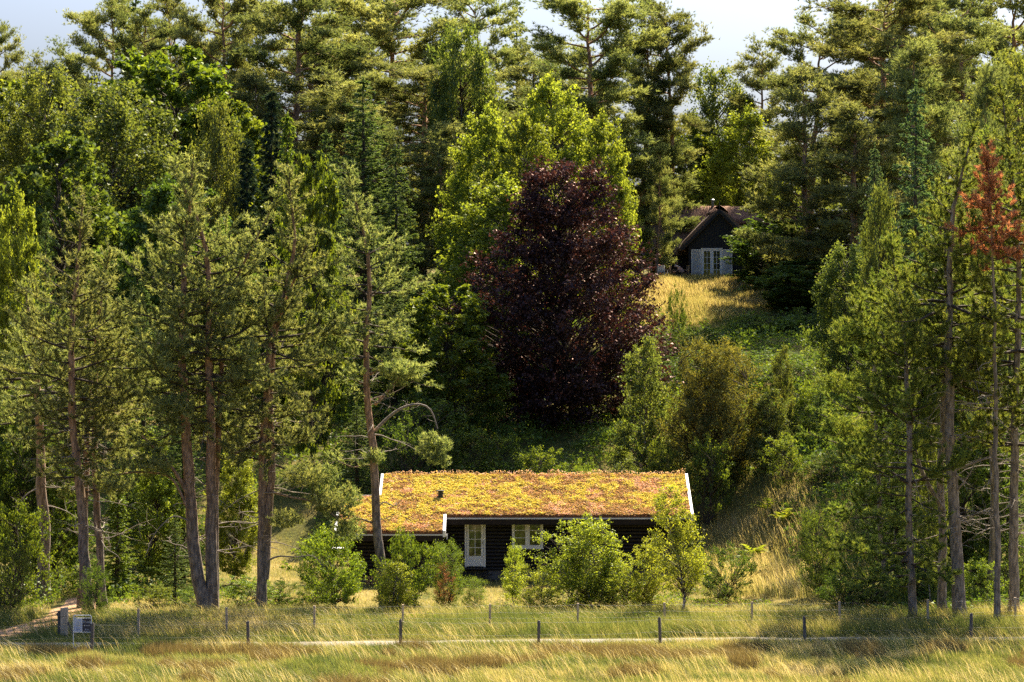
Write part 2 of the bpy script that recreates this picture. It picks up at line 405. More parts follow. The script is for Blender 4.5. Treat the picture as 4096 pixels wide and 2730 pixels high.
for (x0, x1, s0, s1) in roofparts:
    n = int((x1 - x0) * (s1 - s0) * 1250)
    pts.append(np.stack([rng.uniform(x0, x1, n), rng.uniform(s0, s1, n)], -1))
pts = np.concatenate(pts)
yl = fbm(pts[:, 0] * 1.0 + 3, pts[:, 1] * 1.2) * .42 + fbm(pts[:, 0] * 3.6, pts[:, 1] * 3.6 + 5) * .58
bias = .05 * np.sin(pts[:, 0] * .6 + 2.0) + .06 * (pts[:, 0] < -1) - .05 * np.exp(-((pts[:, 0] - 1.2) / 1.2) ** 2) - .05 * sstep(3.6, 4.5, pts[:, 1])
isy = (yl + bias + rng.normal(0, .065, len(pts))) > .548
pk = (fbm(pts[:, 0] * 1.3 + 40, pts[:, 1] * 1.6 + 9) > .60) & (rng.random(len(pts)) < .5)
tint = np.where(isy, rng.uniform(.60, .86, len(pts)), np.where(pk, rng.uniform(.88, 1, len(pts)), rng.beta(1.6, 1.3, len(pts)) * .56))
hgt = .01 + .085 * vnoise(pts[:, 0] * 2.6 + 5, pts[:, 1] * 2.6) ** 1.5 + .05 * vnoise(pts[:, 0] * 7, pts[:, 1] * 7) + .03 * isy + .05 * rng.random(len(pts)) ** 3
pos = np.stack([pts[:, 0], YR - pts[:, 1], ZR - SL * pts[:, 1] + hgt * .75], -1)
b = MB(); b.leaves(rng, pos, .062, tint, up=1.0, asp=.85, tri=True)
# flower stalks along the ridge
n = 900; rx = rng.uniform(-5.9, 8.1, n); hh = rng.uniform(.08, .24, n) * (.5 + vnoise(rx * 1.5, rx * 0 + 2))
p0 = np.stack([rx, YR - rng.uniform(0, .25, n), np.full(n, ZR)], -1); p1 = p0 + np.stack([rng.normal(0, .03, n), rng.normal(0, .03, n), hh], -1)
w = np.array([.006, 0, 0]); b.add(np.stack([p0 - w, p0 + w, p1], 1).reshape(-1, 3), np.arange(3 * n).reshape(-1, 3), .25)
b.leaves(rng, p1, .055, rng.uniform(.86, 1, n), up=.3, asp=.9)
so = cpart('sedum', b, M['sedum'], roof); so['kind'] = 'stuff'
# eaves: sod edge, pale flashing, dark fascia, soffit
def eave(x0, x1, s, nm=''):
    y = YR - s; z = ZR - SL * s
    b = MB(); b.box(x0, x1, y - .035, y + .02, z - .15, z - .085); cpart('flashing', b, M['zinc'], roof)
    b = MB(); b.box(x0 + .01, x1 - .01, y - .008, y + .05, z - .40, z - .153); cpart('fascia', b, M['darkbrown'], roof)
eave(-3.1, 8.07, 4.5); eave(-7.8, -3.02, 6.25)
b = MB(); b.prism([(-3.0, 129.16, 2.66), (8.0, 129.16, 2.66), (8.0, 130.2, 3.0), (-3.0, 130.2, 3.0)], (0, 0, .02)); cpart('soffit', b, M['darkbrown'])
b = MB(); b.prism([(-7.75, 127.41, 2.04), (-3.12, 127.41, 2.04), (-3.12, 128.3, 2.34), (-7.75, 128.3, 2.34)], (0, 0, .02)); cpart('soffit', b, M['darkbrown'])
def verge(x, s0, s1, side, mat):
    b = MB(); a = roofpt(x, s0, .10); c = roofpt(x, s1 + .04, .10)
    w = .12 * side
    b.prism([a, (a[0] + w, a[1], a[2]), (c[0] + w, c[1], c[2]), c] if side > 0 else [(a[0] + w, a[1], a[2]), a, c, (c[0] + w, c[1], c[2])], (0, 0, -.30))
    return cpart('verge_board', b, mat, roof)
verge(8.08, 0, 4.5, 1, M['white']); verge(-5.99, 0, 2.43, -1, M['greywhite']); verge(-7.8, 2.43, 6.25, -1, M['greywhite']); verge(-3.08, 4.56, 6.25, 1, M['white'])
b = MB(); a = roofpt(0, 2.43, .07); b.box(-7.86, -6.12, a[1] - .01, a[1] + .05, a[2] - .25, a[2] + .02); cpart('top_flashing', b, M['zinc'], roof)
b = MB(); b.tube([(-2.9, 127.5, 2.3), (-2.9, 127.5, 2.06)], .035, 8, cap=True); cpart('downpipe', b, M['greywhite'])
# roof vent
b = MB(); v0 = roofpt(-3.27, 2.58)
b.box(-3.38, -3.16, v0[1] - .11, v0[1] + .11, v0[2] - .1, v0[2] + .33)
vent = cpart('roof_vent', b, M['iron'], roof)
b = MB(); b.box(-3.43, -3.11, v0[1] - .16, v0[1] + .16, v0[2] + .333, v0[2] + .37); b.v[-1] = b.v[-1]; cpart('vent_cap', b, M['iron'], roof)
# core walls (dark boards behind the logs), gables
b = MB(); b.prism([(7.25, 130.06, .3), (7.25, 137.2, .3), (7.25, 137.2, 3.05), (7.25, YR, 4.36), (7.25, 130.06, 3.10)], (-.15, 0, 0)); cpart('wall', b, M['logs'])
b = MB(); b.prism([(-5.5, 130.06, .3), (-5.5, 137.2, .3), (-5.5, 137.2, 3.05), (-5.5, YR, 4.36), (-5.5, 130.06, 3.10)], (.15, 0, 0)); cpart('wall', b, M['logs'])
b = MB(); b.box(-5.35, 7.1, 130.08, 130.2, .3, 3.05); cpart('wall', b, M['logs'])
b = MB(); b.box(-5.35, 7.1, 137.05, 137.2, .3, 3.0); cpart('wall', b, M['logs'])
b = MB(); b.box(-7.3, -3.95, 128.2, 128.3, .3, 2.42); cpart('wall', b, M['logs'])
b = MB(); b.prism([(-3.95, 128.3, .3), (-3.95, 130.07, .3), (-3.95, 130.07, 3.0), (-3.95, 128.3, 2.42)], (-.1, 0, 0)); cpart('wall', b, M['logs'])
b = MB(); b.prism([(-7.3, 128.3, .3), (-7.3, 131.9, .3), (-7.3, 131.9, 3.5), (-7.3, 128.3, 2.42)], (.1, 0, 0)); cpart('wall', b, M['logs'])
b = MB(); b.box(-5.45, 7.2, 130.05, 137.1, -.2, .46); cpart('plinth', b, M['concrete'])
b = MB(); b.box(-7.25, -4.0, 128.25, 130.0, -.2, .44); cpart('plinth', b, M['concrete'])
# half-round logs, one object each, sharing one profile mesh
b = MB()
prof = [(.045, 0.0), (-.012, .012), (-.042, .045), (-.050, .0815), (-.042, .118), (-.012, .151), (.045, .163)]
b.prism([(0, p[0], p[1]) for p in prof][::-1], (1, 0, 0))
logme = b.mesh('log_plank', M['logs'])
def log(x0, x1, y, z):
    o = link('log_plank', logme, cab, (x0, y - 130, z)); o.scale = (x1 - x0, 1, 1)
r_ = random.Random(4)
for k in range(16):
    z = .46 + k * .163
    zt = z + .163
    if z > 2.95: break
    dy = r_.uniform(-.004, .004)
    segs = [(-3.84, 7.3)]
    def cut(segs, a, c):
        out = []
        for s0, s1 in segs:
            if c <= s0 or a >= s1: out.append((s0, s1))
            else:
                if a > s0: out.append((s0, a))
                if c < s1: out.append((c, s1))
        return out
    if z < 2.66 and zt > .66: segs = cut(segs, -2.15, -1.195)
    if z < 2.66 and zt > 1.52: segs = cut(segs, -.005, 1.415)
    for s0, s1 in segs: log(s0, s1, 130.03 + dy, z)
for k in range(12):
    z = .44 + k * .163
    if z < 2.2: log(-7.3, -3.84, 128.15 + r_.uniform(-.004, .004), z)
# corner board of the wing
b = MB(); b.box(-3.98, -3.84, 128.09, 128.145, .44, 2.4); cpart('corner_board', b, M['logs'])
# door
DX0, DX1, DZ0, DZ1, DY = -2.146, -1.2, .63, 2.70, 129.97
door = cpart('door', MB().box(DX0 + .085, DX1 - .085, DY + .005, DY + .06, DZ0 + .03, DZ0 + .46), M['white'])
def bars(parent, name, rects, y0, y1, mat):
    for (x0, x1, z0, z1) in rects:
        cpart(name, MB().box(x0, x1, y0, y1, z0, z1), mat, parent)
bars(door, 'frame', [(DX0, DX0 + .08, DZ0, DZ1), (DX1 - .08, DX1, DZ0, DZ1), (DX0 + .083, DX1 - .083, DZ1 - .035, DZ1 - .001)], DY - .05, DY + .08, M['white'])
bars(door, 'stile', [(DX0 + .092, DX0 + .195, DZ0 + .465, DZ1 - .04), (DX1 - .205, DX1 - .092, DZ0 + .465, DZ1 - .04)], DY - .012, DY + .05, M['white'])
for k in range(4):
    z = DZ0 + .06 + k * .095
    cpart('panel_board', MB().box(DX0 + .19, DX1 - .19, DY - .012, DY + .004, z, z + .085), M['white'], door)
gx0, gx1, gz0, gz1 = DX0 + .197, DX1 - .207, DZ0 + .48, DZ1 - .045
bars(door, 'rail', [(gx0, gx1, gz0 - .015, gz0 + .02)], DY - .010, DY + .048, M['white'])
mxx = (gx0 + gx1) / 2; ph = (gz1 - gz0 - .02) / 4
bars(door, 'glazing_bar', [(mxx - .014, mxx + .014, gz0 + .022, gz1)], DY - .008, DY + .03, M['white'])
for k in range(4):
    zz = gz0 + .02 + k * ph
    if k: bars(door, 'glazing_bar', [(gx0, mxx - .016, zz - .013, zz + .013), (mxx + .016, gx1, zz - .013, zz + .013)], DY - .006, DY + .028, M['white'])
    for (a, c) in ((gx0, mxx - .015), (mxx + .015, gx1)):
        cpart('pane', MB().box(a, c, DY + .030, DY + .036, zz + .014, zz + ph - .013), M['glass'], door)
cpart('blind', MB().box(gx0, gx1, DY + .015, DY + .026, gz1 - .115, gz1 - .01), M['cream'], door)
cpart('handle', MB().box(DX1 - .15, DX1 - .128, DY - .06, DY - .014, DZ0 + 1.05, DZ0 + 1.16), M['iron'], door)
# window: two casements of three panes
WX0, WX1, WZ0, WZ1 = 0.0, 1.41, 1.50, 2.70
win = cpart('window', MB().box(WX0, WX1, DY - .05, DY + .08, WZ0, WZ0 + .075), M['white'])
bars(win, 'frame', [(WX0, WX0 + .085, WZ0 + .078, WZ1), (WX1 - .085, WX1, WZ0 + .078, WZ1), (WX0 + .087, WX1 - .087, WZ1 - .04, WZ1 - .002)], DY - .048, DY + .08, M['white'])
bars(win, 'mullion', [(.64, .77, WZ0 + .078, WZ1 - .043)], DY - .045, DY + .07, M['white'])
bars(win, 'sill', [(WX0 - .03, WX1 + .03, WZ0 - .045, WZ0 - .003)], DY - .085, DY + .05, M['white'])
for (a, c) in ((WX0 + .088, .637), (.773, WX1 - .088)):
    bars(win, 'casement', [(a, a + .035, WZ0 + .08, WZ1 - .045), (c - .035, c, WZ0 + .08, WZ1 - .045), (a + .037, c - .037, WZ0 + .08, WZ0 + .125)], DY - .02, DY + .05, M['white'])
    h = (WZ1 - .045 - WZ0 - .125) / 3
    for k in range(3):
        z = WZ0 + .127 + k * h
        cpart('pane', MB().box(a + .037, c - .037, DY + .02, DY + .026, z, z + h - .03), M['glass'], win)
        if k: cpart('glazing_bar', MB().box(a + .038, c - .038, DY - .012, DY + .018, z - .028, z - .002), M['white'], win)
# steps
for k, (z, yo) in enumerate(((.60, .45), (.36, .75), (.13, 1.05))):
    cpart('step', MB().box(-2.30, -1.02 + .12 * k, 129.95 - yo, 129.95 - yo + (.46 if k == 0 else .30), z - .05, z), M['black'])
for x in (-2.2, -1.12):
    b = MB(); b.prism([(x, 129.9, 0), (x, 128.95, 0), (x, 128.95, .1), (x, 129.6, .54), (x, 129.9, .54)], (.05, 0, 0)); cpart('step_stringer', b, M['black'])

# ================================================================== THATCHED HOUSE on the hill
HB = 15.1
hou = thing('thatched_house', 'black boarded house with thatched roof on top of the hill', 'house', (14.48, 200, HB))
HO = (14.48, 200, HB)
def hpart(name, b, mat, parent=None, smooth=False): return cpart(name, b, mat, parent or hou, smooth, HO)
AX, AZ = 14.48, 20.06
hpart('wall', MB().prism([(AX - 2.14, 200.05, HB - .3), (AX + 2.14, 200.05, HB - .3), (AX + 2.14, 200.05, AZ - 2.3), (AX, 200.05, AZ - .22), (AX - 2.14, 200.05, AZ - 2.3)], (0, 2.3, 0)), M['black'])
k = 0
x = AX - 2.14
while x < AX + 2.12:
    w_ = .165
    xe = min(x + w_, AX + 2.14)
    xm = (x + xe) / 2
    zt = AZ - .25 - abs(xm - AX)
    z0 = 17.36 if 12.9 < xm < 15.05 else HB - .2
    if zt > z0 + .05:
        hpart('board', MB().prism([(x + .008, 200.045, z0), (xe - .008, 200.045, z0), (xe - .008, 200.045, AZ - .25 - abs(xe - AX)), (x + .008, 200.045, AZ - .25 - abs(x - AX))], (0, -.03 - .012 * (k % 2), 0)), M['black'])
    x += w_; k += 1
for sgn in (-1, 1):
    def q(d, up): return (AX + sgn * d, 0, AZ - d + up)
    a = [(AX, 199.55, AZ + .03), (AX + sgn * 2.75, 199.55, AZ - 2.72), (AX + sgn * 2.62, 199.55, AZ - 2.86), (AX, 199.55, AZ - .24)]
    hpart('barge_board', MB().prism(a if sgn < 0 else a[::-1], (0, .06, 0)), M['black'])
    # wing thatch: thick rounded slab
    prof = [(-.02, .06), (.5, -.30), (1.5, -1.28), (2.55, -2.36), (2.80, -2.66), (2.78, -2.86), (2.55, -2.84), (0, -.23)]
    a = [(AX + sgn * p[0], 199.62, AZ + p[1] + (.13 if 0 < p[0] < 2.7 and p[1] > -2.5 and i_ < 4 else 0)) for i_, p in enumerate(prof)]
    hpart('thatch', MB().prism(a if sgn < 0 else a[::-1], (0, 4.6, 0)), M['thatch'])
# main roof behind, with heather ridge
b = MB(); b.prism([(9.6, 201.75, 16.95), (9.6, 201.95, 17.35), (9.6, 205.2, 20.40), (9.6, 208.6, 17.2), (9.6, 208.4, 16.9), (9.6, 205.2, 19.9)], (11.5, 0, 0)); hpart('main_thatch', b, M['thatch'])
nseg = 40; rng = np.random.default_rng(3)
b = MB()
xx = np.linspace(9.55, 21.15, nseg)
prof = np.array([(203.85, 19.22), (203.75, 19.32), (204.1, 19.68), (204.75, 20.28), (205.2, 20.58), (205.65, 20.30), (206.4, 19.62), (206.6, 19.30)])
v = np.stack([np.repeat(xx, 8), np.tile(prof[:, 0], nseg), np.tile(prof[:, 1], nseg)], -1) + rng.normal(0, .025, (nseg * 8, 3))
i = np.arange(nseg - 1)[:, None] * 8; j = np.arange(7)[None, :]
b.add(v, np.stack([i + j, i + j + 1, i + 9 + j, i + 8 + j], -1).reshape(-1, 4)); hpart('ridge_thatch', b, M['ridgethatch'], smooth=True)
b = MB(); yy = np.linspace(199.6, 204.2, 16)
prof = np.array([(-.62, -.34), (-.64, -.24), (-.3, .06), (0, .24), (.3, .06), (.64, -.24), (.62, -.34)])
v = np.stack([np.tile(AX + prof[:, 0], 16), np.repeat(yy, 7), np.tile(AZ + prof[:, 1] + .1, 16)], -1) + rng.normal(0, .025, (112, 3))
i = np.arange(15)[:, None] * 7; j = np.arange(6)[None, :]
b.add(v, np.stack([i + j, i + j + 1, i + 8 + j, i + 7 + j], -1).reshape(-1, 4)); hpart('ridge_thatch', b, M['ridgethatch'], smooth=True)
# shaggy straw on the ridge
n = 5000; px = rng.uniform(9.6, 21, n); t = rng.uniform(-1, 1, n)
p0 = np.stack([px, 205.2 + 1.3 * t, 20.58 - 1.2 * np.abs(t) ** 1.3], -1)
b = MB(); b.needles(rng, p0, np.stack([rng.normal(0, .5, n), np.sign(t) * .8, .2 * np.ones(n)], -1), 2, .14, .02, 10, 50); hpart('straw', b, M['ridgethatch'])
hpart('main_wall', MB().box(10.2, 20.6, 202.4, 208, HB - .5, 17.1), M['black'])
hpart('finial', MB().tube([(AX, 199.6, AZ + .1), (AX, 199.6, AZ + .55)], .035, 6, cap=True), M['iron'])
ch = hpart('chimney', MB().tube([(14.40, 205.2, 20.4), (14.40, 205.2, 20.95)], .10, 10, cap=True), M['steel'])
hpart('chimney_cowl', MB().tube([(14.40, 205.2, 20.955), (14.40, 205.2, 21.03), (14.4, 205.2, 21.1)], [.15, .15, .03], 10, cap=True), M['steel'], ch)
# french doors
fx0, fx1, fz0, fz1 = 13.24, 14.70, HB + .02, 17.34
fd = hpart('french_door', MB().box(fx0, fx1, 199.93, 200.03, fz0, fz0 + .32), M['white'])
def hb(parent, name, rects, y0, y1, mat):
    for (x0, x1, z0, z1) in rects: hpart(name, MB().box(x0, x1, y0, y1, z0, z1), mat, parent)
xm = (fx0 + fx1) / 2
hb(fd, 'frame', [(fx0, fx0 + .06, fz0 + .325, fz1), (fx1 - .06, fx1, fz0 + .325, fz1), (fx0 + .063, fx1 - .063, fz1 - .06, fz1 - .002)], 199.88, 200.02, M['white'])
hb(fd, 'cornice', [(fx0 - .04, fx1 + .04, fz1 + .002, fz1 + .05)], 199.86, 200.0, M['white'])
hb(fd, 'stile', [(fx0 + .065, fx0 + .17, fz0 + .325, fz1 - .065), (xm - .115, xm - .004, fz0 + .325, fz1 - .065), (xm + .004, xm + .115, fz0 + .325, fz1 - .065), (fx1 - .17, fx1 - .065, fz0 + .325, fz1 - .065)], 199.91, 200.01, M['white'])
for (a, c) in ((fx0 + .173, xm - .118), (xm + .118, fx1 - .173)):
    hb(fd, 'rail', [(a, c, fz1 - .15, fz1 - .066)], 199.915, 200.01, M['white'])
    h = (fz1 - .15 - fz0 - .325) / 4; md = (a + c) / 2
    hb(fd, 'glazing_bar', [(md - .015, md + .015, fz0 + .33, fz1 - .152)], 199.918, 199.95, M['white'])
    for k in range(4):
        z = fz0 + .33 + k * h
        for (e, g) in ((a, md - .017), (md + .017, c)):
            hpart('pane', MB().box(e, g, 199.955, 199.96, z + .014, z + h - .014), M['glass'], fd)
            if k: hpart('glazing_bar', MB().box(e, g, 199.922, 199.948, z - .012, z + .012), M['white'], fd)
for (a, c) in ((fx0 - .70, fx0 - .02), (fx1 + .02, fx1 + .70)):
    sh = hpart('shutter', MB().box(a, c, 199.95, 199.97, fz0 + .02, fz1 - .03), M['greywhite'])
    hb(sh, 'frame', [(a, a + .05, fz0 + .02, fz1 - .03), (c - .05, c, fz0 + .02, fz1 - .03), (a + .052, c - .052, fz1 - .09, fz1 - .032), (a + .052, c - .052, fz0 + .02, fz0 + .1)], 199.92, 199.948, M['white'])
    b = MB()
    for z in np.arange(fz0 + .12, fz1 - .11, .065):
        b.prism([(a + .053, 199.945, z + .05), (a + .053, 199.918, z), (a + .053, 199.923, z), (a + .053, 199.949, z + .05)], (c - a - .106, 0, 0))
    s_ = hpart('louvre', b, M['greywhite'], sh); s_['kind'] = 'stuff'

# ================================================================== TREE BUILDERS
UP = np.array([0, 0, 1.0])
def polyline(pts, n):
    """smooth resampling of a coarse polyline"""
    p = np.asarray(pts, float); k = len(p)
    t = np.concatenate([[0], np.cumsum(np.linalg.norm(np.diff(p, axis=0), axis=1))]); t /= t[-1]
    u = np.linspace(0, 1, n)
    q = np.stack([np.interp(u, t, p[:, a]) for a in range(3)], -1)
    for _ in range(2):
        q[1:-1] = .25 * q[:-2] + .5 * q[1:-1] + .25 * q[2:]
    return q

def shoots_on(rng, q, step, upw, jit):
    """points and directions of shoots along a twig polyline"""
    L = np.linalg.norm(q[-1] - q[0])
    m = max(2, int(L / step))
    u = rng.uniform(.05, 1.0, m); u[0] = 1.0
    k = len(q) - 1
    f = np.minimum((u * k).astype(int), k - 1); fr = (u * k - f)[:, None]
    p = q[f] * (1 - fr) + q[f + 1] * fr
    d = unit(q[f + 1] - q[f]) + UP * upw + rng.normal(0, .45, (m, 3))
    d = unit(d)
    p = p + d * rng.uniform(.02, jit, (m, 1))
    return p, d

def foliage_branch(rng, wood, sh, start, az, el, L, r0, droop=0.0, turn=.07, twig=.36, twigl=.42, upw=.45, bare=.3, jit=.12, step=.075, flat=.35):
    n = 8
    d = np.array([math.cos(az) * math.cos(el), math.sin(az) * math.cos(el), math.sin(el)])
    q = [np.array(start, float)]
    for k in range(n):
        d = d + rng.normal(0, .09, 3) + UP * (turn * (k / n) - droop)
        d = d / np.linalg.norm(d)
        q.append(q[-1] + d * L / n)
    q = np.array(q)
    wood.tube(q, np.linspace(r0, .008, n + 1), 4, mat=2)
    grow(rng, wood, sh, q, L, twig, twigl, upw, bare, jit, step, flat)
    return q

def grow(rng, wood, sh, q, L, twig=.36, twigl=.42, upw=.45, bare=.3, jit=.12, step=.075, flat=.35):
    n = len(q) - 1
    m = max(2, int(L * (1 - bare) / twig * 1.6))
    for u in np.linspace(bare, 1.0, m):
        u = min(1, max(0, u + rng.uniform(-.04, .04)))
        k = min(int(u * n), n - 1); p = q[k] + (q[k + 1] - q[k]) * (u * n - k)
        d = unit(q[k + 1] - q[k])
        side = unit(np.cross(d, rng.normal(size=3)) * np.array([1, 1, .75]))
        tl = (twigl * L * (1 - .75 * u) + .22) * rng.uniform(.6, 1.25)
        tl = min(tl, 1.4)
        td = unit(d * rng.uniform(.5, 1.0) + side * rng.uniform(.5, 1.1) + UP * rng.uniform(-.1, .4) * (1 if flat < .5 else .3))
        if u > .97: td = d
        e1 = p + td * tl * .5 + rng.normal(0, .03, 3); e2 = p + td * tl + UP * tl * upw * .25
        tq = np.array([p, e1, e2])
        wood.tube(tq, [.011, .008, .004], 3, mat=2)
        a, c = shoots_on(rng, tq, step, upw, jit)
        sh.append((a, c))

def pine_mesh(seed, stems, needle=(.165, .034, 9), mats=('pinebark', 'pine'), limbs=(), dead=0, deadz=(3, 8), step=.06, pads=(), profile=None, bare=.3, thick=1.0):
    """stems: dicts with pts (local 3D), r0, cz (crown start z), R; returns (wood mesh, crown mesh)"""
    rng = np.random.default_rng(seed)
    wood = MB(); crown = MB(); sh = []
    prof = profile or (lambda t: (.35 + .65 * math.sin(math.pi * min(1, t * 1.1 + .18)) ** .8) * (1 - .52 * t ** 2))
    for s in stems:
        q = polyline(s['pts'], 26)
        wob = np.cumsum(rng.normal(0, .03, (26, 3)), 0); wob[:, 2] = 0; wob -= wob[0]
        q = q + wob * s.get('wob', 1)
        irr = rng.uniform(.7, 1.25, 12)
        ln = np.linspace(0, 1, 26)
        rad = s['r0'] * ((1 - ln) ** .75 * .93 + .05); rad[0] *= 1.25; rad[1] *= 1.08
        wood.tube(q, rad, 10)
        zt, cz = q[-1, 2], s['cz']
        z = cz
        while z < zt - .1:
            t = (z - cz) / (zt - cz)
            k = int(rng.integers(3, 6)) if t < .9 else 3
            a0 = rng.uniform(0, 6.28)
            for m in range(k):
                az = a0 + m * 6.28 / k + rng.normal(0, .25)
                b = s.get('bias', (0, 0))
                mul = 1 + b[0] * math.cos(az) + b[1] * math.sin(az)
                L = max(.28, s['R'] * prof(t) * rng.uniform(.4, 1.12) * mul * irr[int(t * 11.9)])
                zz = min(z + rng.uniform(-.15, .15), zt - .05)
                p = np.array([np.interp(zz, q[:, 2], q[:, a]) for a in range(3)])
                el = math.radians(-8 + 50 * t ** 1.4 + rng.normal(0, 10))
                foliage_branch(rng, wood, sh, p, az, el, L, (.012 + .016 * L) * thick, turn=.10, step=step, bare=bare if t < .7 else .08)
            z += s.get('sp', .5) * rng.uniform(.8, 1.2)
        # leader
        sh.append(shoots_on(rng, q[-5:], .05, .6, .1))
    q0 = polyline(stems[0]['pts'], 26)
    for k in range(dead):
        st = stems[int(rng.integers(0, len(stems)))]
        q = polyline(st['pts'], 26)
        z = rng.uniform(*deadz); p = np.array([np.interp(z, q[:, 2], q[:, a]) for a in range(3)])
        az = rng.uniform(0, 6.28); L = rng.uniform(.7, 2.4); d = np.array([math.cos(az), math.sin(az), rng.uniform(-.25, .25)])
        w = [p]
        for _ in range(6):
            d = d + rng.normal(0, .16, 3); w.append(w[-1] + d / np.linalg.norm(d) * L / 6)
        w = np.array(w)
        wood.tube(w, np.linspace(.026, .006, 7), 4, mat=1)
        for _ in range(int(L * 3)):
            i = int(rng.integers(2, 6)); e = w[i] + rng.normal(0, .28, 3) * L * .6
            wood.tube(np.array([w[i], (w[i] + e) / 2 + rng.normal(0, .06, 3), e]), [.010, .008, .004], 3, mat=1)
    for lb in limbs:                      # hand-placed limbs: pts, r, bare fraction, live or dead
        q = polyline(lb['pts'], 14)
        wood.tube(q, np.linspace(lb['r'], lb['r'] * .3, 14), 6, mat=1 if lb.get('dead') else 0)
        L = float(np.sum(np.linalg.norm(np.diff(q, axis=0), axis=1)))
        if not lb.get('dead'):
            for u in np.linspace(lb.get('bare', .4), 1, max(2, int(L * 2.2))):
                i = min(12, int(u * 13)); d = unit(q[i + 1] - q[i]); az = math.atan2(d[1], d[0]) + rng.choice([-1, 1]) * rng.uniform(.4, 1.1)
                foliage_branch(rng, wood, sh, q[i], az, rng.uniform(-.2, .5), lb.get('L', 1.0) * rng.uniform(.7, 1.2), .016, bare=.15, step=step)
        else:
            for _ in range(int(L * 2.5)):
                i = int(rng.integers(4, 13)); e = q[i] + rng.normal(0, .25, 3)
                wood.tube(np.array([q[i], (q[i] + e) / 2 + rng.normal(0, .05, 3), e]), [.011, .008, .004], 3, mat=1)
    for (c, rx, rz, n) in pads:           # foliage pads: centre, radius, height, number of shoots
        a = unit(rng.normal(size=(n, 3))) * (rng.random((n, 1)) ** .45) * np.array([rx, rx, rz]); 
        sh.append((a + np.array(c), unit(a + UP * .7 + rng.normal(0, .4, (n, 3)))))
    P_ = np.concatenate([a for a, _ in sh]); D_ = np.concatenate([c for _, c in sh])
    L_, w_, n_ = needle
    crown.needles(rng, P_, D_, n_, L_, w_, 18, 70, .14)
    return wood.mesh('trunk', [M[mats[0]], M['deadwood'], M['twig']], True), crown.mesh('crown', M[mats[1]])

def old_pine_mesh(seed, H, R, cb, needle=(.29, .050, 7), nl=34, flat=.5, mats=('pinebark', 'pine'), top=.35, per=36, low=.15):
    """tall forest pine: bare trunk, heavy limbs, foliage in uneven sprays along the outer limbs"""
    rng = np.random.default_rng(seed)
    wood = MB(); crown = MB(); P_ = []; D_ = []; T_ = []
    lean = rng.normal(0, .03, 2)
    zz = np.linspace(0, 1, 24)
    bend = np.cumsum(rng.normal(0, .05, (24, 2)), 0); bend -= bend[0]
    q = np.stack([lean[0] * H * zz + bend[:, 0] * H / 22, lean[1] * H * zz + bend[:, 1] * H / 22, zz * H * .97], -1)
    wood.tube(q, (.30 * H / 20) * ((1 - zz) ** .8 * .92 + .05), 9)
    for k in range(nl):
        t = (k + rng.uniform(0, 1)) / nl
        z = H * (cb + (1 - cb) * t * .98)
        p = np.array([np.interp(z, q[:, 2], q[:, a]) for a in range(3)])
        az = k * 2.4 + rng.normal(0, .4)
        env = (math.sin(math.pi * min(1, low + .76 * t)) ** .6) * (1 - top * t ** 2)
        L = R * env * rng.uniform(.5, 1.12) + .3
        el = math.radians(rng.uniform(-12, 20) + 24 * t ** 1.5)
        d = np.array([math.cos(az) * math.cos(el), math.sin(az) * math.cos(el), math.sin(el)])
        w = [p]
        for m in range(8):
            d = unit(d + rng.normal(0, .13, 3) + UP * .04); w.append(w[-1] + d * L / 8)
        w = np.array(w)
        wood.tube(w, np.linspace(.03 + .014 * L, .012, 9), 5)
        nsub = max(3, int(L * 3.0))
        tl = rng.uniform(.2, .8)
        for s_ in range(nsub):
            u = rng.uniform(.22, 1.0) if s_ else 1.0
            i = min(7, int(u * 8)); b0 = w[i] + (w[i + 1] - w[i]) * (u * 8 - i)
            dd = unit(unit(w[i + 1] - w[i]) * .8 + rng.normal(0, .6, 3) * np.array([1, 1, .5]) + UP * .15)
            sl = rng.uniform(.5, 1.25) * (1.3 - .5 * u)
            e = b0 + dd * sl
            wood.tube(np.array([b0, (b0 + e) / 2 + rng.normal(0, .06, 3), e]), [.02, .014, .006], 3)
            n = int(per * rng.uniform(.7, 1.3))
            v = rng.uniform(.15, 1.1, (n, 1))
            a = rng.normal(0, .24, (n, 3)) * np.array([1, 1, flat]) * (.6 + .7 * v) 
            P_.append(b0 * (1 - v) + e * v + a + UP * .05); D_.append(unit(unit(a) * .35 + dd * .6 + UP * .55 + rng.normal(0, .3, (n, 3)))); T_.append(np.clip(tl + rng.normal(0, .15) + rng.normal(0, .12, n), 0, 1))
    n = 30; a = rng.normal(0, .16, (n, 3)) * np.array([1, 1, 2.2]); P_.append(q[-1] + a); D_.append(unit(a * np.array([1, 1, .2]) + UP * .8)); T_.append(np.full(n, .6))
    P_ = np.concatenate(P_); D_ = np.concatenate(D_)
    crown.needles(rng, P_, D_, needle[2], needle[0], needle[1], 12, 60, .12, tint=np.concatenate(T_))
    return wood.mesh('trunk', [M[mats[0]], M['deadwood']], True), crown.mesh('crown', M[mats[1]]), H, R

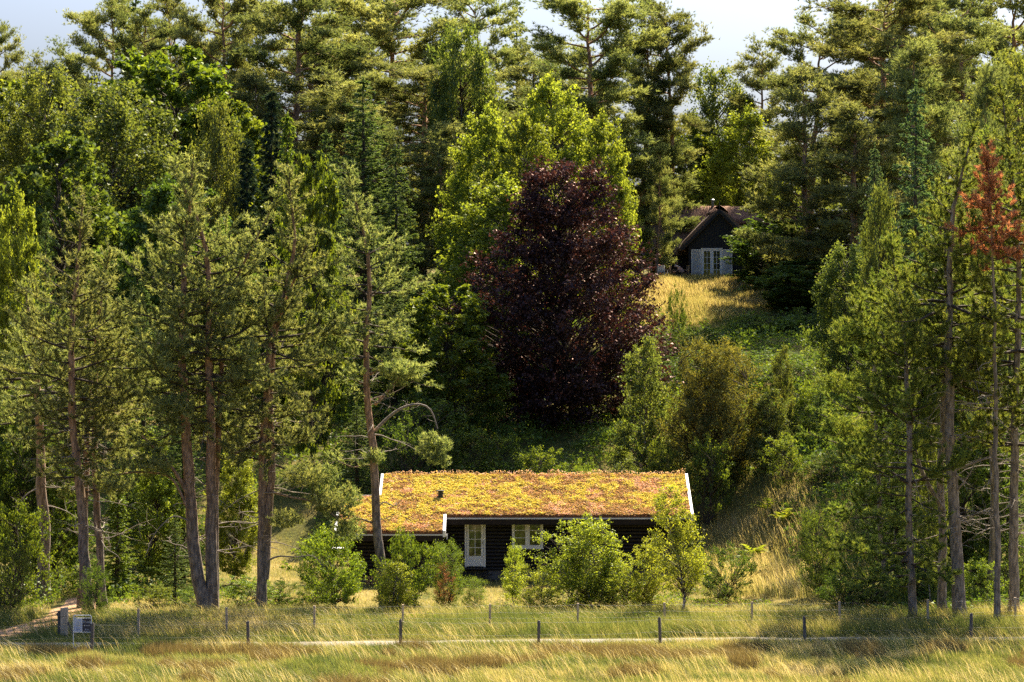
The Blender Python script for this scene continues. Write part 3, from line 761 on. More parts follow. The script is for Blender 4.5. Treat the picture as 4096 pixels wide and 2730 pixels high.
def spruce_mesh(seed, H, R, mat='spruce', cb=.04, droop=.5, dens=1.0, needle=.15, exp=.85, width=.060, per=4):
    rng = np.random.default_rng(seed)
    wood = MB(); crown = MB(); P_ = []; D_ = []
    zz = np.linspace(0, 1, 16)
    q = np.stack([rng.normal(0, .02, 16) * H / 12, rng.normal(0, .02, 16) * H / 12, zz * H], -1)
    wood.tube(q, .016 * H * (1 - zz * .97), 8)
    z = cb * H
    while z < H * .985:
        t = (z - cb * H) / (H * (1 - cb))
        env = R * (1 - t) ** exp * (.9 + .1 * rng.random()) + .12
        k = int(rng.integers(4, 7))
        a0 = rng.uniform(0, 6.28)
        for m in range(k):
            az = a0 + m * 6.28 / k + rng.normal(0, .2); L = env * rng.uniform(.6, 1.18)
            s = np.linspace(0, 1, 8)
            el0 = math.radians(-15 + 55 * t + rng.normal(0, 8))
            out = s * L; up = L * (math.sin(el0) * s - droop * .35 * s ** 1.4 + droop * .32 * s ** 3.2)
            zz0 = z + rng.uniform(-.1, .1)
            w = np.stack([math.cos(az) * out, math.sin(az) * out, zz0 + up], -1)
            wood.tube(w, np.linspace(.008 + .010 * L, .004, 8), 3)
            side = np.array([-math.sin(az), math.cos(az), 0]); rad = np.array([math.cos(az), math.sin(az), 0])
            nt = max(3, int(L * 9 * dens))
            u = rng.uniform(.12, 1, nt); i = np.minimum((u * 7).astype(int), 6); fr = (u * 7 - i)[:, None]
            b0 = w[i] * (1 - fr) + w[i + 1] * fr
            sg = rng.choice([-1, 1], nt)[:, None]
            tl = (.13 + .34 * L * (1 - u) * .55 + .05)[:, None] * rng.uniform(.6, 1.3, (nt, 1))
            td = unit(rad * rng.uniform(.4, 1, (nt, 1)) + side * sg * rng.uniform(.4, 1, (nt, 1)) - UP * rng.uniform(0, .9, (nt, 1)) * droop)
            ns = 5
            for k2 in range(ns):
                P_.append(b0 + td * tl * (k2 + rng.random((nt, 1))) / ns); D_.append(td + rng.normal(0, .15, (nt, 3)))
        z += (.30 + .10 * (1 - t)) * rng.uniform(.8, 1.2) * max(.7, H / 14)
    P_.append(np.stack([np.zeros(25), np.zeros(25), np.linspace(H * .95, H, 25)], -1)); D_.append(np.tile(UP, (25, 1)))
    crown.needles(rng, np.concatenate(P_), np.concatenate(D_), per, needle, width, 15, 55, .08)
    return wood.mesh('trunk', [M['bark'], M['deadwood']], True), crown.mesh('crown', M[mat]), H, R

def leafy_mesh(seed, H, R, cb, ncl, per, leaf, mat, bark='bark', shape=None, clr=.55, flat=.65, droop=0.0, trunk=.016, lobes=.3, stems=1, up=.6, shell=.3, fork=.5, lean=(0, 0), twigs=3, tri=False, asp=.62):
    """broadleaf crown: leaf sprays at the ends of branching limbs"""
    rng = np.random.default_rng(seed)
    wood = MB(); crown = MB()
    shape = shape or (lambda t: math.sin(math.pi * min(1, .10 + .86 * t)) ** .65)
    tips = []
    for s in range(stems):
        a = rng.uniform(0, 6.28); off = 0 if stems == 1 else R * rng.uniform(.08, .35)
        base = np.array([math.cos(a), math.sin(a), 0]) * off * .5
        n = 12; zz = np.linspace(0, 1, n)
        hs = H * (rng.uniform(.75, .95) if stems > 1 else .93)
        q = np.stack([base[0] + math.cos(a) * off * 2.2 * zz + lean[0] * zz * H, base[1] + math.sin(a) * off * 2.2 * zz + lean[1] * zz * H, zz * hs], -1)
        q[:, :2] += np.cumsum(rng.normal(0, .012 * H, (n, 2)), 0) * (zz[:, None] > .05)
        wood.tube(q, trunk * H * (1 - .94 * zz ** .8) / (stems ** .4), 8)
        tips.append(q)
    ph = rng.uniform(0, 6.28, 4)
    LP = []; LT = []
    for k in range(ncl):
        for _ in range(20):
            t = rng.random()
            if rng.random() < shape(t): break
        az = rng.uniform(0, 6.28)
        lob = 1 + lobes * (math.sin(2 * az + ph[0] + 3 * t) * .5 + math.sin(3 * az + ph[1] - 5 * t) * .5 + math.sin(9 * t + ph[2]) * .35)
        r = R * shape(t) * lob * math.sqrt(rng.uniform(shell, 1))
        z = H * (cb + (1 - cb) * t)
        q = tips[k % stems]
        c0 = np.array([np.interp(z, q[:, 2], q[:, 0]), np.interp(z, q[:, 2], q[:, 1]), 0])
        c = np.array([math.cos(az) * r, math.sin(az) * r, z]) + c0 * .6
        zs = min(max(z - r * rng.uniform(.5, 1.0) * fork * 2, H * .08), H * .9)
        p = np.array([np.interp(zs, q[:, 2], q[:, a]) for a in range(3)])
        mid = (p + c) / 2 + UP * r * .12 + rng.normal(0, .05 * R, 3)
        s = np.linspace(0, 1, 6)[:, None]
        w = (1 - s) ** 2 * p + 2 * s * (1 - s) * mid + s ** 2 * c
        wood.tube(w, np.linspace(.005 + .005 * r + .0015 * H, .004, 6), 4, mat=2)
        out = unit(c - p)
        cr = clr * rng.uniform(.6, 1.35)
        for _ in range(twigs):
            td = unit(out + rng.normal(0, .75, 3) + UP * (.2 - droop * .9))
            e = c + td * cr * rng.uniform(.6, 1.2)
            wood.tube(np.array([w[4], c * .5 + e * .5 + rng.normal(0, .04, 3), e]), [.006, .005, .003], 3, mat=2)
            n = max(4, int(per * rng.uniform(.6, 1.4) / twigs))
            u = rng.random((n, 1)) ** .7
            pos = w[4] * (1 - u) + e * u + rng.normal(0, .30, (n, 3)) * cr * np.array([1, 1, flat]) * .75
            if droop: pos[:, 2] -= droop * cr * rng.random(n) ** 1.3 * 1.6
            LP.append(pos); LT.append(np.full(n, rng.uniform(.15, .85)) + rng.normal(0, .18, n))
    LP = np.concatenate(LP); LT = np.concatenate(LT)
    crown.leaves(rng, LP, leaf, LT, up=up, asp=asp, tri=tri)
    return wood.mesh('trunk', [M[bark], M['deadwood'], M['twig']], True), crown.mesh('crown', M[mat]), H, R

def plant_tree(name, var, ox, otop, y, wov, label, cat='tree', group=None, rot=None, z=None, wide=None):
    if name == 'scots_pine' and var[2] >= 21: wide = wide or 1.6
    if name in ('birch', 'oak') and y > 150: wide = wide or 1.45
    tm, cm, H0, R0 = var
    x = wx(ox, y); zb = float(terrain(x, y)) - .08 if z is None else z
    H = wz(otop, y) - zb; R = .5 * wov / 2.298 * y / F * (wide if wide else 1.3 if y > 150 else 1.0)
    o = thing(name, label, cat, (x, y, zb), group)
    o.scale = (R / R0, R / R0, H / H0)
    o.rotation_euler = (0, 0, (hash((ox, otop, int(y * 10))) % 628) / 100 if rot is None else rot)
    link('trunk', tm, o); link('crown', cm, o)
    return o

def own_tree(name, meshes, ox, oy, y, label, cat='tree', group=None):
    x = wx(ox, y)
    o = thing(name, label, cat, (x, y, float(terrain(x, y)) - .08), group)
    link('trunk', meshes[0], o); link('crown', meshes[1], o)
    return o
def forest_mass(name, label, x0, x1, y0, y1, n, top, leaf, mat, seed):
    rng = np.random.default_rng(seed)
    x = rng.uniform(x0, x1, n); y = rng.uniform(y0, y1, n)
    zt = top + 5.0 * (fbm(x * .16 + seed, y * .16) - .5) * 2
    zb = terrain(x, y)
    z = zb + (zt - zb) * rng.random(n) ** .7
    b = MB(); b.leaves(rng, np.stack([x, y, z], -1), leaf, np.clip(vnoise(x * .5, z * .6) + rng.normal(0, .15, n), 0, 1), tri=True)
    o = struct(name, b.mesh(name, mat), 'stuff'); o['label'] = label
    return o
def local(pts, ox, y, dy=None):
    """picture polyline -> metres relative to the tree's base"""
    x0 = wx(ox, y); z0 = float(terrain(x0, y)) - .08
    out = []
    for i, p in enumerate(pts):
        d = p[2] if len(p) > 2 else 0
        out.append((wx(p[0], y) - x0, d, wz(p[1], y) - z0))
    out[0] = (out[0][0], out[0][1], min(0, out[0][2])) if out[0][2] < 1.2 else out[0]
    return out

# ================================================================== FRONT PINES, left of the cabin
def frontpine(ox, y, stems, label, seed, limbs=(), pads=(), dead=14, deadz=(2.5, 8), mats=('pinebark', 'pine'), step=.042, needle=(.165, .034, 9), name='scots_pine', group=None, cat='pine tree', bare=.3):
    x0 = wx(ox, y); z0 = float(terrain(x0, y)) - .08
    st = []
    for s in stems:
        d = dict(s); d['pts'] = local(s['pts'], ox, y); d['cz'] = wz(s['cz'], y) - z0
        st.append(d)
    lb = []
    for l in limbs:
        d = dict(l); d['pts'] = local(l['pts'], ox, y); lb.append(d)
    pd = [((wx(p[0], y) - x0, p[2], wz(p[1], y) - z0), p[3], p[4], p[5]) for p in pads]
    me = pine_mesh(seed, st, needle, mats, lb, dead, deadz, step, pd, bare=bare)
    return own_tree(name, me, ox, 0, y, label, cat, group)

frontpine(100, 121, [dict(pts=[(100,1375),(104,1200),(100,1050),(92,900),(78,780),(60,660)], r0=.30, cz=980, R=3.59)],
    'thick dark-barked pine at the left edge behind the sand track', 11, dead=16, deadz=(4, 9))
frontpine(200, 113, [dict(pts=[(203,1412),(194,1300),(186,1150),(166,950),(158,800),(160,700),(175,560),(188,442)], r0=.24, cz=1090, R=3.17)],
    'Scots pine leaning left behind the for-sale sign with a spiky top', 12, dead=22, deadz=(3, 9))
frontpine(188, 116.5, [dict(pts=[(188,1400),(186,1200),(187,1000),(192,900),(206,720),(226,600)], r0=.19, cz=960, R=2.62)],
    'slim dark pine trunk right behind the leaning pine by the sign', 13, dead=12, deadz=(3, 8))
frontpine(240, 116, [dict(pts=[(241,1405),(236,1300),(229,1150),(225,1000),(222,870),(240,700),(262,570)], r0=.18, cz=1120, R=2.90)],
    'slender straight pine just right of the leaning pine by the sign', 14, dead=16, deadz=(2.5, 7.5))
frontpine(480, 114, [
    dict(pts=[(476,1415),(467,1360),(446,1290),(436,1200),(432,1100),(424,1000),(412,850),(408,650),(420,500),(432,352)], r0=.29, cz=1010, R=3.45, sp=.55),
    dict(pts=[(484,1415,.15),(484,1330,.2),(478,1200,.3),(470,1050,.3),(463,900,.3),(463,700,.2),(456,560,0),(425,460,-.2),(378,372,-.4)], r0=.27, cz=960, R=3.17, sp=.55),
    dict(pts=[(490,1410,.4),(492,1250,.6),(490,1100,.8),(497,950,1.),(500,800,1.),(522,660,1.),(590,520,.8),(628,440,.8)], r0=.17, cz=900, R=2.76, sp=.6)],
    'big three-stemmed Scots pine in the middle of the left group', 15,
    limbs=[dict(pts=[(438,1150),(415,1100,-.2),(385,1055,-.4),(362,1030,-.5),(330,1000,-.6)], r=.11, bare=.55, L=1.3),
           dict(pts=[(436,1180),(400,1090,-.5),(330,1080,-.9),(260,1090,-1.2)], r=.07, bare=.45, L=1.1),
           dict(pts=[(440,1200),(400,1180,-.3),(360,1220,-.5),(340,1270,-.5)], r=.035, dead=1)],
    pads=[(360,1060,-1.0,.9,.4,260),(270,1110,-1.3,.8,.35,240),(400,930,-1.2,1.0,.5,300)], dead=30, deadz=(2, 8))
frontpine(603, 115, [
    dict(pts=[(599,1405),(599,1300),(603,1150),(606,1000),(611,850),(614,745),(645,690),(668,600),(660,480),(640,380)], r0=.22, cz=1050, R=3.31, sp=.55),
    dict(pts=[(604,1330,.1),(614,1250,.2),(624,1150,.3),(632,1050,.4),(630,900,.5),(642,750,.5),(690,620,.4),(722,530,.3)], r0=.20, cz=1020, R=3.17, sp=.55)],
    'twin-stemmed Scots pine next to the lawn left of the cabin', 16,
    limbs=[dict(pts=[(612,1290),(640,1275,-.3),(690,1280,-.4),(720,1270,-.4),(745,1300,-.4)], r=.045, dead=1),
           dict(pts=[(625,1130),(660,1140,-.2),(720,1150,-.3),(780,1190,-.4)], r=.06, bare=.45, L=1.1),
           dict(pts=[(606,1040),(560,1030,-.3),(520,1060,-.4)], r=.05, bare=.4, L=1.0)],
    pads=[(700,1090,-.6,1.0,.5,320),(660,1190,-.5,.8,.4,200),(750,1150,-.6,.8,.4,220)], dead=26, deadz=(2, 8))
frontpine(884, 116, [
    dict(pts=[(886,1405),(880,1300),(873,1200),(868,1120),(858,1000),(846,930),(845,800),(852,680),(855,600),(842,540),(815,450),(798,382)], r0=.22, cz=880, R=2.97, sp=.5)],
    'tall orange-barked pine rising in front of the left end of the cabin', 17,
    limbs=[dict(pts=[(862,990),(890,960,-.2),(925,934,-.3),(960,925,-.3),(990,932,-.3),(1000,962,-.3),(1006,985,-.3)], r=.075, dead=1),
           dict(pts=[(868,1168),(882,1150,-.1),(908,1166,-.1),(932,1136,-.1)], r=.03, dead=1),
           dict(pts=[(870,1195),(890,1190,-.1),(922,1172,-.1)], r=.022, dead=1),
           dict(pts=[(866,1080),(845,1065),(815,1075,-.2),(780,1060,-.3)], r=.05, bare=.3, L=1.1),
           dict(pts=[(868,1205),(840,1195,-.2),(800,1180,-.3),(775,1190,-.4)], r=.05, bare=.45, L=1.0),
           dict(pts=[(862,930),(900,890,-.2),(930,850,-.3),(950,830,-.3)], r=.06, bare=.3, L=1.2),
           dict(pts=[(850,860),(890,840,-.3),(930,870,-.4)], r=.05, bare=.3, L=1.2)],
    pads=[(985,1010,-.3,.42,.40,110),(1015,1020,-.2,.45,.42,120),(1000,1048,-.35,.40,.36,90),(1022,1055,-.3,.28,.3,50),(972,1036,-.3,.28,.25,45),(790,1140,-.4,.9,.5,280),(800,1215,-.5,.85,.5,240),(925,850,-.4,1.0,.45,330),(860,1045,-.3,.5,.3,90),(745,1090,-.5,.8,.5,200)], dead=14, deadz=(6, 10))

# ================================================================== FRONT PINES, right group (black pines)
BP = dict(mats=('bpinebark', 'bpine'), needle=(.19, .036, 9), name='black_pine')
frontpine(2096, 110.5, [dict(pts=[(2096,1428),(2090,1250),(2085,1050),(2080,870),(2062,700),(2040,545)], r0=.17, cz=1330, R=2.9, sp=.55, bias=(-.25, -.1))],
    'black pine with low hanging boughs, leftmost trunk of the right group', 21, dead=26, deadz=(2, 9), **BP)
frontpine(2166, 113, [dict(pts=[(2166,1410),(2165,1200),(2164,950),(2165,760),(2172,600),(2170,420)], r0=.19, cz=900, R=3.45, sp=.6)],
    'slim grey black-pine trunk just left of the thickest right-hand trunk', 22,
    limbs=[dict(pts=[(2170,1175),(2140,1130,-.3),(2110,1090,-.5),(2088,1000,-.7),(2078,870,-.8),(2040,790,-.8),(1985,720,-.9),(1955,700,-.9)], r=.10, bare=.62, L=1.2)], 
    pads=[(1960,760,-.9,1.1,.6,300),(1920,880,-.6,1.0,.5,260),(1940,980,-.4,1.0,.5,240)], dead=34, deadz=(3, 10), **BP)
frontpine(2208, 111, [dict(pts=[(2210,1422),(2202,1300),(2194,1150),(2190,1000),(2188,850),(2185,650),(2195,470),(2240,300)], r0=.27, cz=860, R=3.73, sp=.6)],
    'thickest grey pine trunk of the right group', 23, 
    limbs=[dict(pts=[(2195,1080),(2230,1065,-.2),(2270,1050,-.2),(2330,1060,-.3)], r=.06, dead=1), dict(pts=[(2198,1130),(2225,1090,-.3),(2240,1060,-.3)], r=.04, dead=1)], dead=44, deadz=(3, 10), **BP)
frontpine(2330, 112, [dict(pts=[(2331,1405),(2328,1200),(2332,1000),(2336,700),(2332,420),(2300,190)], r0=.21, cz=1020, R=3.73, sp=.6)],
    'grey pine trunk at the right edge by the last pale fence post', 24, dead=36, deadz=(3, 9), **BP)
frontpine(2276, 119, [dict(pts=[(2282,1340),(2280,1100),(2270,900),(2272,600),(2262,400),(2255,330)], r0=.19, cz=780, R=3.31, sp=.62)],
    'dark pine trunk standing back between the thick trunk and the right edge', 25, dead=30, deadz=(3, 9), **BP)
frontpine(2262, 109.8, [dict(pts=[(2290,1432),(2284,1000),(2275,700),(2268,500),(2258,352)], r0=.13, cz=590, R=1.60, sp=.27)],
    'dead pine with rust-orange needles in the right group', 26, mats=('bpinebark', 'deadneedle'), name='dead_pine', dead=12, deadz=(8, 13), bare=.2)
frontpine(2050, 118, [dict(pts=[(2040,1380),(2030,1100),(2010,850),(2014,740),(2005,620)], r0=.13, cz=1250, R=2.5, sp=.6, bias=(-.1, 0))],
    'dense low-branched pine behind the leftmost trunk of the right group', 27, dead=8, **BP)

# ================================================================== VARIANTS of the wood behind
OP = [old_pine_mesh(101, 22, 3.9, .30, top=.05, low=.08, nl=38), old_pine_mesh(102, 22, 3.9, .36, nl=38, top=.0, low=.05), old_pine_mesh(103, 22, 3.8, .42, nl=32, flat=.4, top=.1, low=.05), old_pine_mesh(104, 21, 3.4, .24, nl=42, flat=.6, top=.15, low=.1)]
YP = [old_pine_mesh(111, 18, 3.2, .08, nl=44, flat=.75, top=.5, low=.3)]
SP = [spruce_mesh(201, 16, 3.2, 'spruce'), spruce_mesh(202, 15, 2.8, 'sitka', droop=.75, dens=.9)]
NS = [spruce_mesh(203, 12, 1.0, 'darkspruce', droop=.9, dens=1.8, exp=.7)]
GS = [spruce_mesh(204, 12, 1.2, 'yew', droop=.8, dens=1.3, exp=.7)]
BI = [leafy_mesh(301, 14, 3.0, .08, 260, 130, .17, 'birch', 'birchbark', droop=.45, clr=.62, flat=.8, up=.4, trunk=.010, tri=True),
      leafy_mesh(302, 14, 3.2, .08, 260, 130, .165, 'greybirch', 'birchbark', droop=.7, clr=.66, flat=.9, up=.4, trunk=.010, tri=True)]
OK_ = [leafy_mesh(311, 14, 3.8, .08, 230, 150, .22, 'oak', 'bark', clr=.66, lobes=.4, tri=True)]
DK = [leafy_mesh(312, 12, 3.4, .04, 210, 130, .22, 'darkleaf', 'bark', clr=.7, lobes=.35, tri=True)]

P = plant_tree
# ---- skyline pines
P('scots_pine', OP[0], 8, 70, 214, 90, 'pine at the far left edge of the skyline, cut by the frame', 'pine tree')
P('scots_pine', OP[3], 152, 128, 228, 120, 'small dark pine on the skyline right of the open sky at left', 'pine tree')
P('scots_pine', OP[1], 232, 5, 232, 130, 'dark pine with a forked tip on the left skyline', 'pine tree')
P('norway_spruce', SP[0], 312, -20, 222, 190, 'tall spruce with hanging twigs cut by the top edge at left', 'spruce tree')
P('scots_pine', OP[2], 402, -8, 228, 110, 'slim pine between two sky gaps at the upper left', 'pine tree')
P('scots_pine', OP[3], 468, 76, 226, 90, 'low skyline pine in the second sky gap from the left', 'pine tree')
P('scots_pine', OP[1], 548, -45, 216, 160, 'broad pine with open branches against the sky, upper left of centre', 'pine tree')
P('scots_pine', OP[0], 655, -20, 206, 230, 'large dense pine above the narrow dark spruces', 'pine tree')
P('scots_pine', OP[3], 760, 22, 226, 130, 'skyline pine half hidden between two larger pines', 'pine tree')
P('scots_pine', OP[1], 890, -22, 212, 250, 'huge spreading pine touching the top edge left of centre', 'pine tree')
P('scots_pine', OP[2], 965, 150, 200, 230, 'pine with a bare orange trunk below the huge spreading pine', 'pine tree')
P('scots_pine', OP[3], 775, 190, 196, 180, 'mid-height pine in front of the large dense pine', 'pine tree')
P('birch', BI[1], 1062, 55, 196, 120, 'slender pale birch reaching the skyline left of the centre gap', 'birch tree')
P('scots_pine', OP[0], 1125, 5, 220, 150, 'skyline pine in the top centre with orange upper trunk', 'pine tree')
P('fir', SP[0], 1188, -5, 226, 150, 'dark fir behind the top-centre pine', 'fir tree')
P('scots_pine', OP[3], 1205, 130, 212, 140, 'lower pine below the dark fir in the top centre', 'pine tree')
P('scots_pine', OP[1], 1402, -10, 198, 215, 'iconic pine with forked orange trunk standing free against the sky', 'pine tree')
P('scots_pine', OP[3], 1465, 70, 206, 120, 'narrow pine leaning on the free-standing forked pine', 'pine tree')
P('scots_pine', OP[2], 1552, 28, 206, 130, 'slim pine just left of the wide sky gap', 'pine tree')
P('birch', BI[1], 1652, 150, 228, 120, 'airy birch at the bottom of the wide sky gap', 'birch tree')
P('broadleaf_tree', OK_[0], 1570, 290, 224, 170, 'light green broadleaf tree left behind the thatched house', 'tree')
P('broadleaf_tree', BI[0], 1690, 255, 218, 150, 'light broadleaf tree right behind the thatched house chimney', 'tree')
P('scots_pine', YP[0], 1510, 330, 199, 75, 'pine with drooping boughs left of the thatched house', 'pine tree')
P('scots_pine', OP[0], 1850, 55, 216, 170, 'left-hand pine of the dark stand right of the thatched house', 'pine tree')
P('scots_pine', OP[1], 1985, 5, 200, 240, 'tallest pine of the dark stand right of the thatched house', 'pine tree')
P('scots_pine', YP[0], 1865, 150, 190, 210, 'dense dark pine shading the meadow by the thatched house', 'pine tree')
P('scots_pine', YP[0], 1960, 240, 186, 230, 'bushy pine low in the dark stand on the right', 'pine tree')
P('scots_pine', OP[2], 2052, -45, 222, 170, 'right skyline pine with crooked trunk against the sky', 'pine tree')
P('scots_pine', OP[1], 2160, -60, 226, 190, 'right skyline pine with two trunks showing sky between', 'pine tree')
P('scots_pine', OP[0], 2290, -55, 220, 210, 'right skyline pine nearest the top right corner', 'pine tree')
P('scots_pine', OP[3], 2210, 20, 205, 190, 'pine below the right skyline, left of the corner pine', 'pine tree')
P('scots_pine', YP[0], 2090, 90, 190, 210, 'yellowish bushy pine below the right skyline', 'pine tree')
P('scots_pine', YP[0], 2330, 130, 180, 200, 'dark pine on the right edge below the skyline', 'pine tree')
# ---- middle of the hill, left
P('broadleaf_tree', OK_[0], 30, 185, 196, 190, 'broadleaf tree at the left edge under the open sky', 'tree')
P('birch', BI[1], 118, 160, 190, 160, 'yellowish weeping birch second from the left edge', 'birch tree')
P('birch', BI[1], 243, 186, 178, 230, 'large weeping birch left of the bright oak', 'birch tree')
P('oak', OK_[0], 395, 112, 190, 270, 'big bright green oak on the left hillside', 'oak tree')
P('oak', OK_[0], 515, 235, 186, 190, 'lower oak to the right of the big bright oak', 'oak tree')
P('birch', BI[1], 492, 232, 166, 110, 'pale narrow birch in front of the oaks', 'birch tree')
P('norway_spruce', NS[0], 625, 210, 168, 84, 'tallest of the three narrow dark spruces', 'spruce tree')
P('norway_spruce', NS[0], 568, 322, 164, 80, 'leftmost and shortest of the three narrow spruces', 'spruce tree')
P('norway_spruce', GS[0], 660, 262, 160, 84, 'olive-tinged narrow spruce, rightmost of the three', 'spruce tree')
P('oak', OK_[0], 720, 352, 152, 110, 'small bright oak right of the narrow spruces', 'oak tree')
P('norway_spruce', SP[0], 835, 178, 178, 260, 'large dark layered spruce left of the yellow birches', 'spruce tree')
P('norway_spruce', SP[0], 910, 335, 168, 200, 'spruce with feathery layered boughs below the yellow birches', 'spruce tree')
P('norway_spruce', SP[0], 750, 300, 172, 190, 'dark spruce between the narrow spruces and the layered one', 'spruce tree')
P('broadleaf_tree', BI[0], 40, 458, 138, 150, 'bright yellow-green young tree low on the left edge', 'tree')
P('norway_spruce', SP[0], 105, 478, 134, 140, 'sunlit young spruce above the leaning pine at left', 'spruce tree')
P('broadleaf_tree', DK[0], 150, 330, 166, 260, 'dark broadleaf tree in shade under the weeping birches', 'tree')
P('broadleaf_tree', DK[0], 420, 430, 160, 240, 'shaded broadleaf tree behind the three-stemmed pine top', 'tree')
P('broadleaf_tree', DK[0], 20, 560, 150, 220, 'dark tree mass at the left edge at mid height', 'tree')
P('norway_spruce', SP[0], 330, 640, 138, 220, 'dim spruce behind the three-stemmed pine on its left', 'spruce tree')
P('norway_spruce', SP[0], 560, 600, 158, 200, 'dim spruce behind the twin-stemmed pine on its left', 'spruce tree')
P('norway_spruce', SP[0], 160, 760, 132, 210, 'shaded spruce deep behind the sign-side pines', 'spruce tree')
P('norway_spruce', SP[0], 420, 900, 128, 190, 'young spruce with fanned boughs behind the left pines', 'spruce tree')
P('norway_spruce', SP[0], 290, 1000, 124, 150, 'young sunlit spruce behind the slender straight pine', 'spruce tree')
P('norway_spruce', SP[0], 740, 640, 165, 220, 'dark spruce above the lawn left of the cabin', 'spruce tree')
P('norway_spruce', SP[0], 905, 640, 158, 190, 'dark spruce behind the orange-barked pine', 'spruce tree')
P('norway_spruce', SP[0], 640, 800, 162, 190, 'dark spruce at the top of the left lawn', 'spruce tree')
P('broadleaf_tree', DK[0], 60, 900, 128, 180, 'shaded broadleaf tree behind the thick left-edge pine', 'tree')
P('norway_spruce', SP[0], 820, 930, 146, 170, 'dark spruce right behind the left corner of the cabin', 'spruce tree')
# ---- centre: yellow birches, copper beech, shrubs of the slope
P('birch', BI[0], 1090, 258, 180, 190, 'yellow-green birch, left of the three in the centre', 'birch tree', wide=1.02)
P('birch', BI[0], 1285, 188, 183, 210, 'yellow-green birch, tallest of the three in the centre', 'birch tree', wide=1.02)
P('birch', BI[0], 1190, 275, 176, 190, 'yellow-green birch filling the middle of the birch group', 'birch tree', wide=1.02)
P('birch', BI[0], 1410, 272, 178, 150, 'yellow-green birch, right of the three behind the copper beech', 'birch tree', wide=1.02)
P('birch', BI[0], 1110, 420, 168, 190, 'lower yellow-green birch left of the copper beech', 'birch tree')

forest_mass('far_wood', 'far-off wood closing the view behind the hilltop trees', -75, 75, 244, 262, 42000, 26, .55, M['greybirch'], 3)
P('birch', BI[0], 345, 1000, 127, 130, 'sunlit young birch behind the small conifer left of centre-left pines', 'birch tree')
P('birch', BI[0], 530, 1040, 128, 130, 'sunlit young birch between the three-stemmed and twin-stemmed pines', 'birch tree')
P('broadleaf_tree', OK_[0], 130, 1040, 126, 120, 'sunlit young broadleaf between the two leftmost trunks', 'tree')
P('norway_spruce', GS[0], 270, 1080, 121.5, 90, 'golden young spruce right of the slender straight pine', 'spruce tree')
P('scots_pine', OP[3], 90, 150, 226, 110, 'dark pine low against the open sky at left', 'pine tree')
P('scots_pine', OP[0], 345, 55, 218, 130, 'pine right behind the tall spruce at upper left', 'pine tree')
P('scots_pine', OP[2], 600, 25, 224, 150, 'pine behind the large dense pine on its left', 'pine tree')
P('scots_pine', OP[3], 705, 60, 218, 130, 'pine between the large dense pine and the half-hidden one', 'pine tree')
P('scots_pine', OP[2], 835, 70, 222, 130, 'pine behind the huge spreading pine on its left', 'pine tree')
P('scots_pine', OP[3], 1010, 95, 214, 130, 'pine behind the slender pale birch at the skyline', 'pine tree')
P('scots_pine', OP[3], 1265, 140, 224, 110, 'low skyline pine left of the free-standing forked pine', 'pine tree')
P('scots_pine', OP[3], 1340, 160, 212, 140, 'bushy pine under the free-standing forked pine', 'pine tree')
P('scots_pine', OP[3], 1760, 120, 226, 110, 'pine at the right edge of the wide sky gap', 'pine tree')
P('scots_pine', OP[0], 2010, 60, 212, 150, 'pine filling the skyline left of the crooked-trunk pine', 'pine tree')
P('scots_pine', OP[3], 2120, 60, 214, 150, 'pine below the two-trunk pine at upper right', 'pine tree')
P('scots_pine', YP[0], 600, 170, 200, 190, 'full bushy pine behind the narrow dark spruces', 'pine tree')
P('scots_pine', YP[0], 870, 260, 192, 200, 'full bushy pine behind the layered spruce', 'pine tree')
P('scots_pine', YP[0], 1010, 280, 190, 180, 'full bushy pine left of the yellow-green birches', 'pine tree')
P('scots_pine', YP[0], 1500, 230, 205, 150, 'full bushy pine right behind the birch group', 'pine tree')
P('scots_pine', YP[0], 1170, 260, 205, 170, 'full bushy pine behind the yellow-green birches', 'pine tree')
bshape = lambda t: (math.sin(math.pi * min(1, .28 + .66 * t)) ** .6) * (1 - .10 * t ** 2)
BE = leafy_mesh(321, 14.2, 5.0, .0, 640, 125, .160, 'beech', 'bark', tri=True, shape=bshape, clr=.75, flat=.45, lobes=.40, shell=.12, trunk=.014, twigs=5)
P('copper_beech', BE, 1312, 390, 160, 312, 'dark purple copper beech in the middle of the slope', 'beech tree', rot=.6)
SH = [leafy_mesh(401, 3, 1.5, .03, 90, 75, .085, 'oak', 'bark', clr=.30, stems=3, lobes=.4, trunk=.012),
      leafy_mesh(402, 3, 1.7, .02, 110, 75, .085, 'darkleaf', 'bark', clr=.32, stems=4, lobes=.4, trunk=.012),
      leafy_mesh(403, 4, 1.4, .05, 120, 75, .065, 'birch', 'birchbark', clr=.30, flat=.9, stems=3, lobes=.35, trunk=.008, up=.4),
      leafy_mesh(404, 4.2, 1.35, .0, 220, 85, .078, 'greybirch', 'birchbark', clr=.28, flat=.9, stems=1, lobes=.3, trunk=.010, up=.4, shape=lambda t: (1 - t) ** .5 * min(1, t * 6 + .35))]
jshape = lambda t: (min(1, .55 + t * 1.5)) * (1 - .72 * t ** 2.2)
JU = leafy_mesh(405, 5.5, 1.9, .0, 420, 110, .125, 'juniper', 'bark', shape=jshape, clr=.40, flat=1.4, stems=5, lobes=.25, trunk=.010, up=.0, asp=.36)
P('broadleaf_tree', OK_[0], 1030, 655, 156, 190, 'sunlit green tree squeezed between pine and copper beech', 'tree')
P('shrub', SH[1], 1000, 905, 150, 200, 'dark shrub below the copper beech on its left', 'shrub', 'shaded shrubs around the copper beech')
P('shrub', SH[1], 920, 960, 147, 150, 'dark shrub between the orange-barked pine and the beech', 'shrub')
P('young_birch', SH[3], 1488, 775, 149, 165, 'pale young birch at the right foot of the copper beech', 'birch tree')
P('juniper', JU, 1650, 797, 147, 195, 'brownish rounded juniper above the right end of the roof', 'juniper')
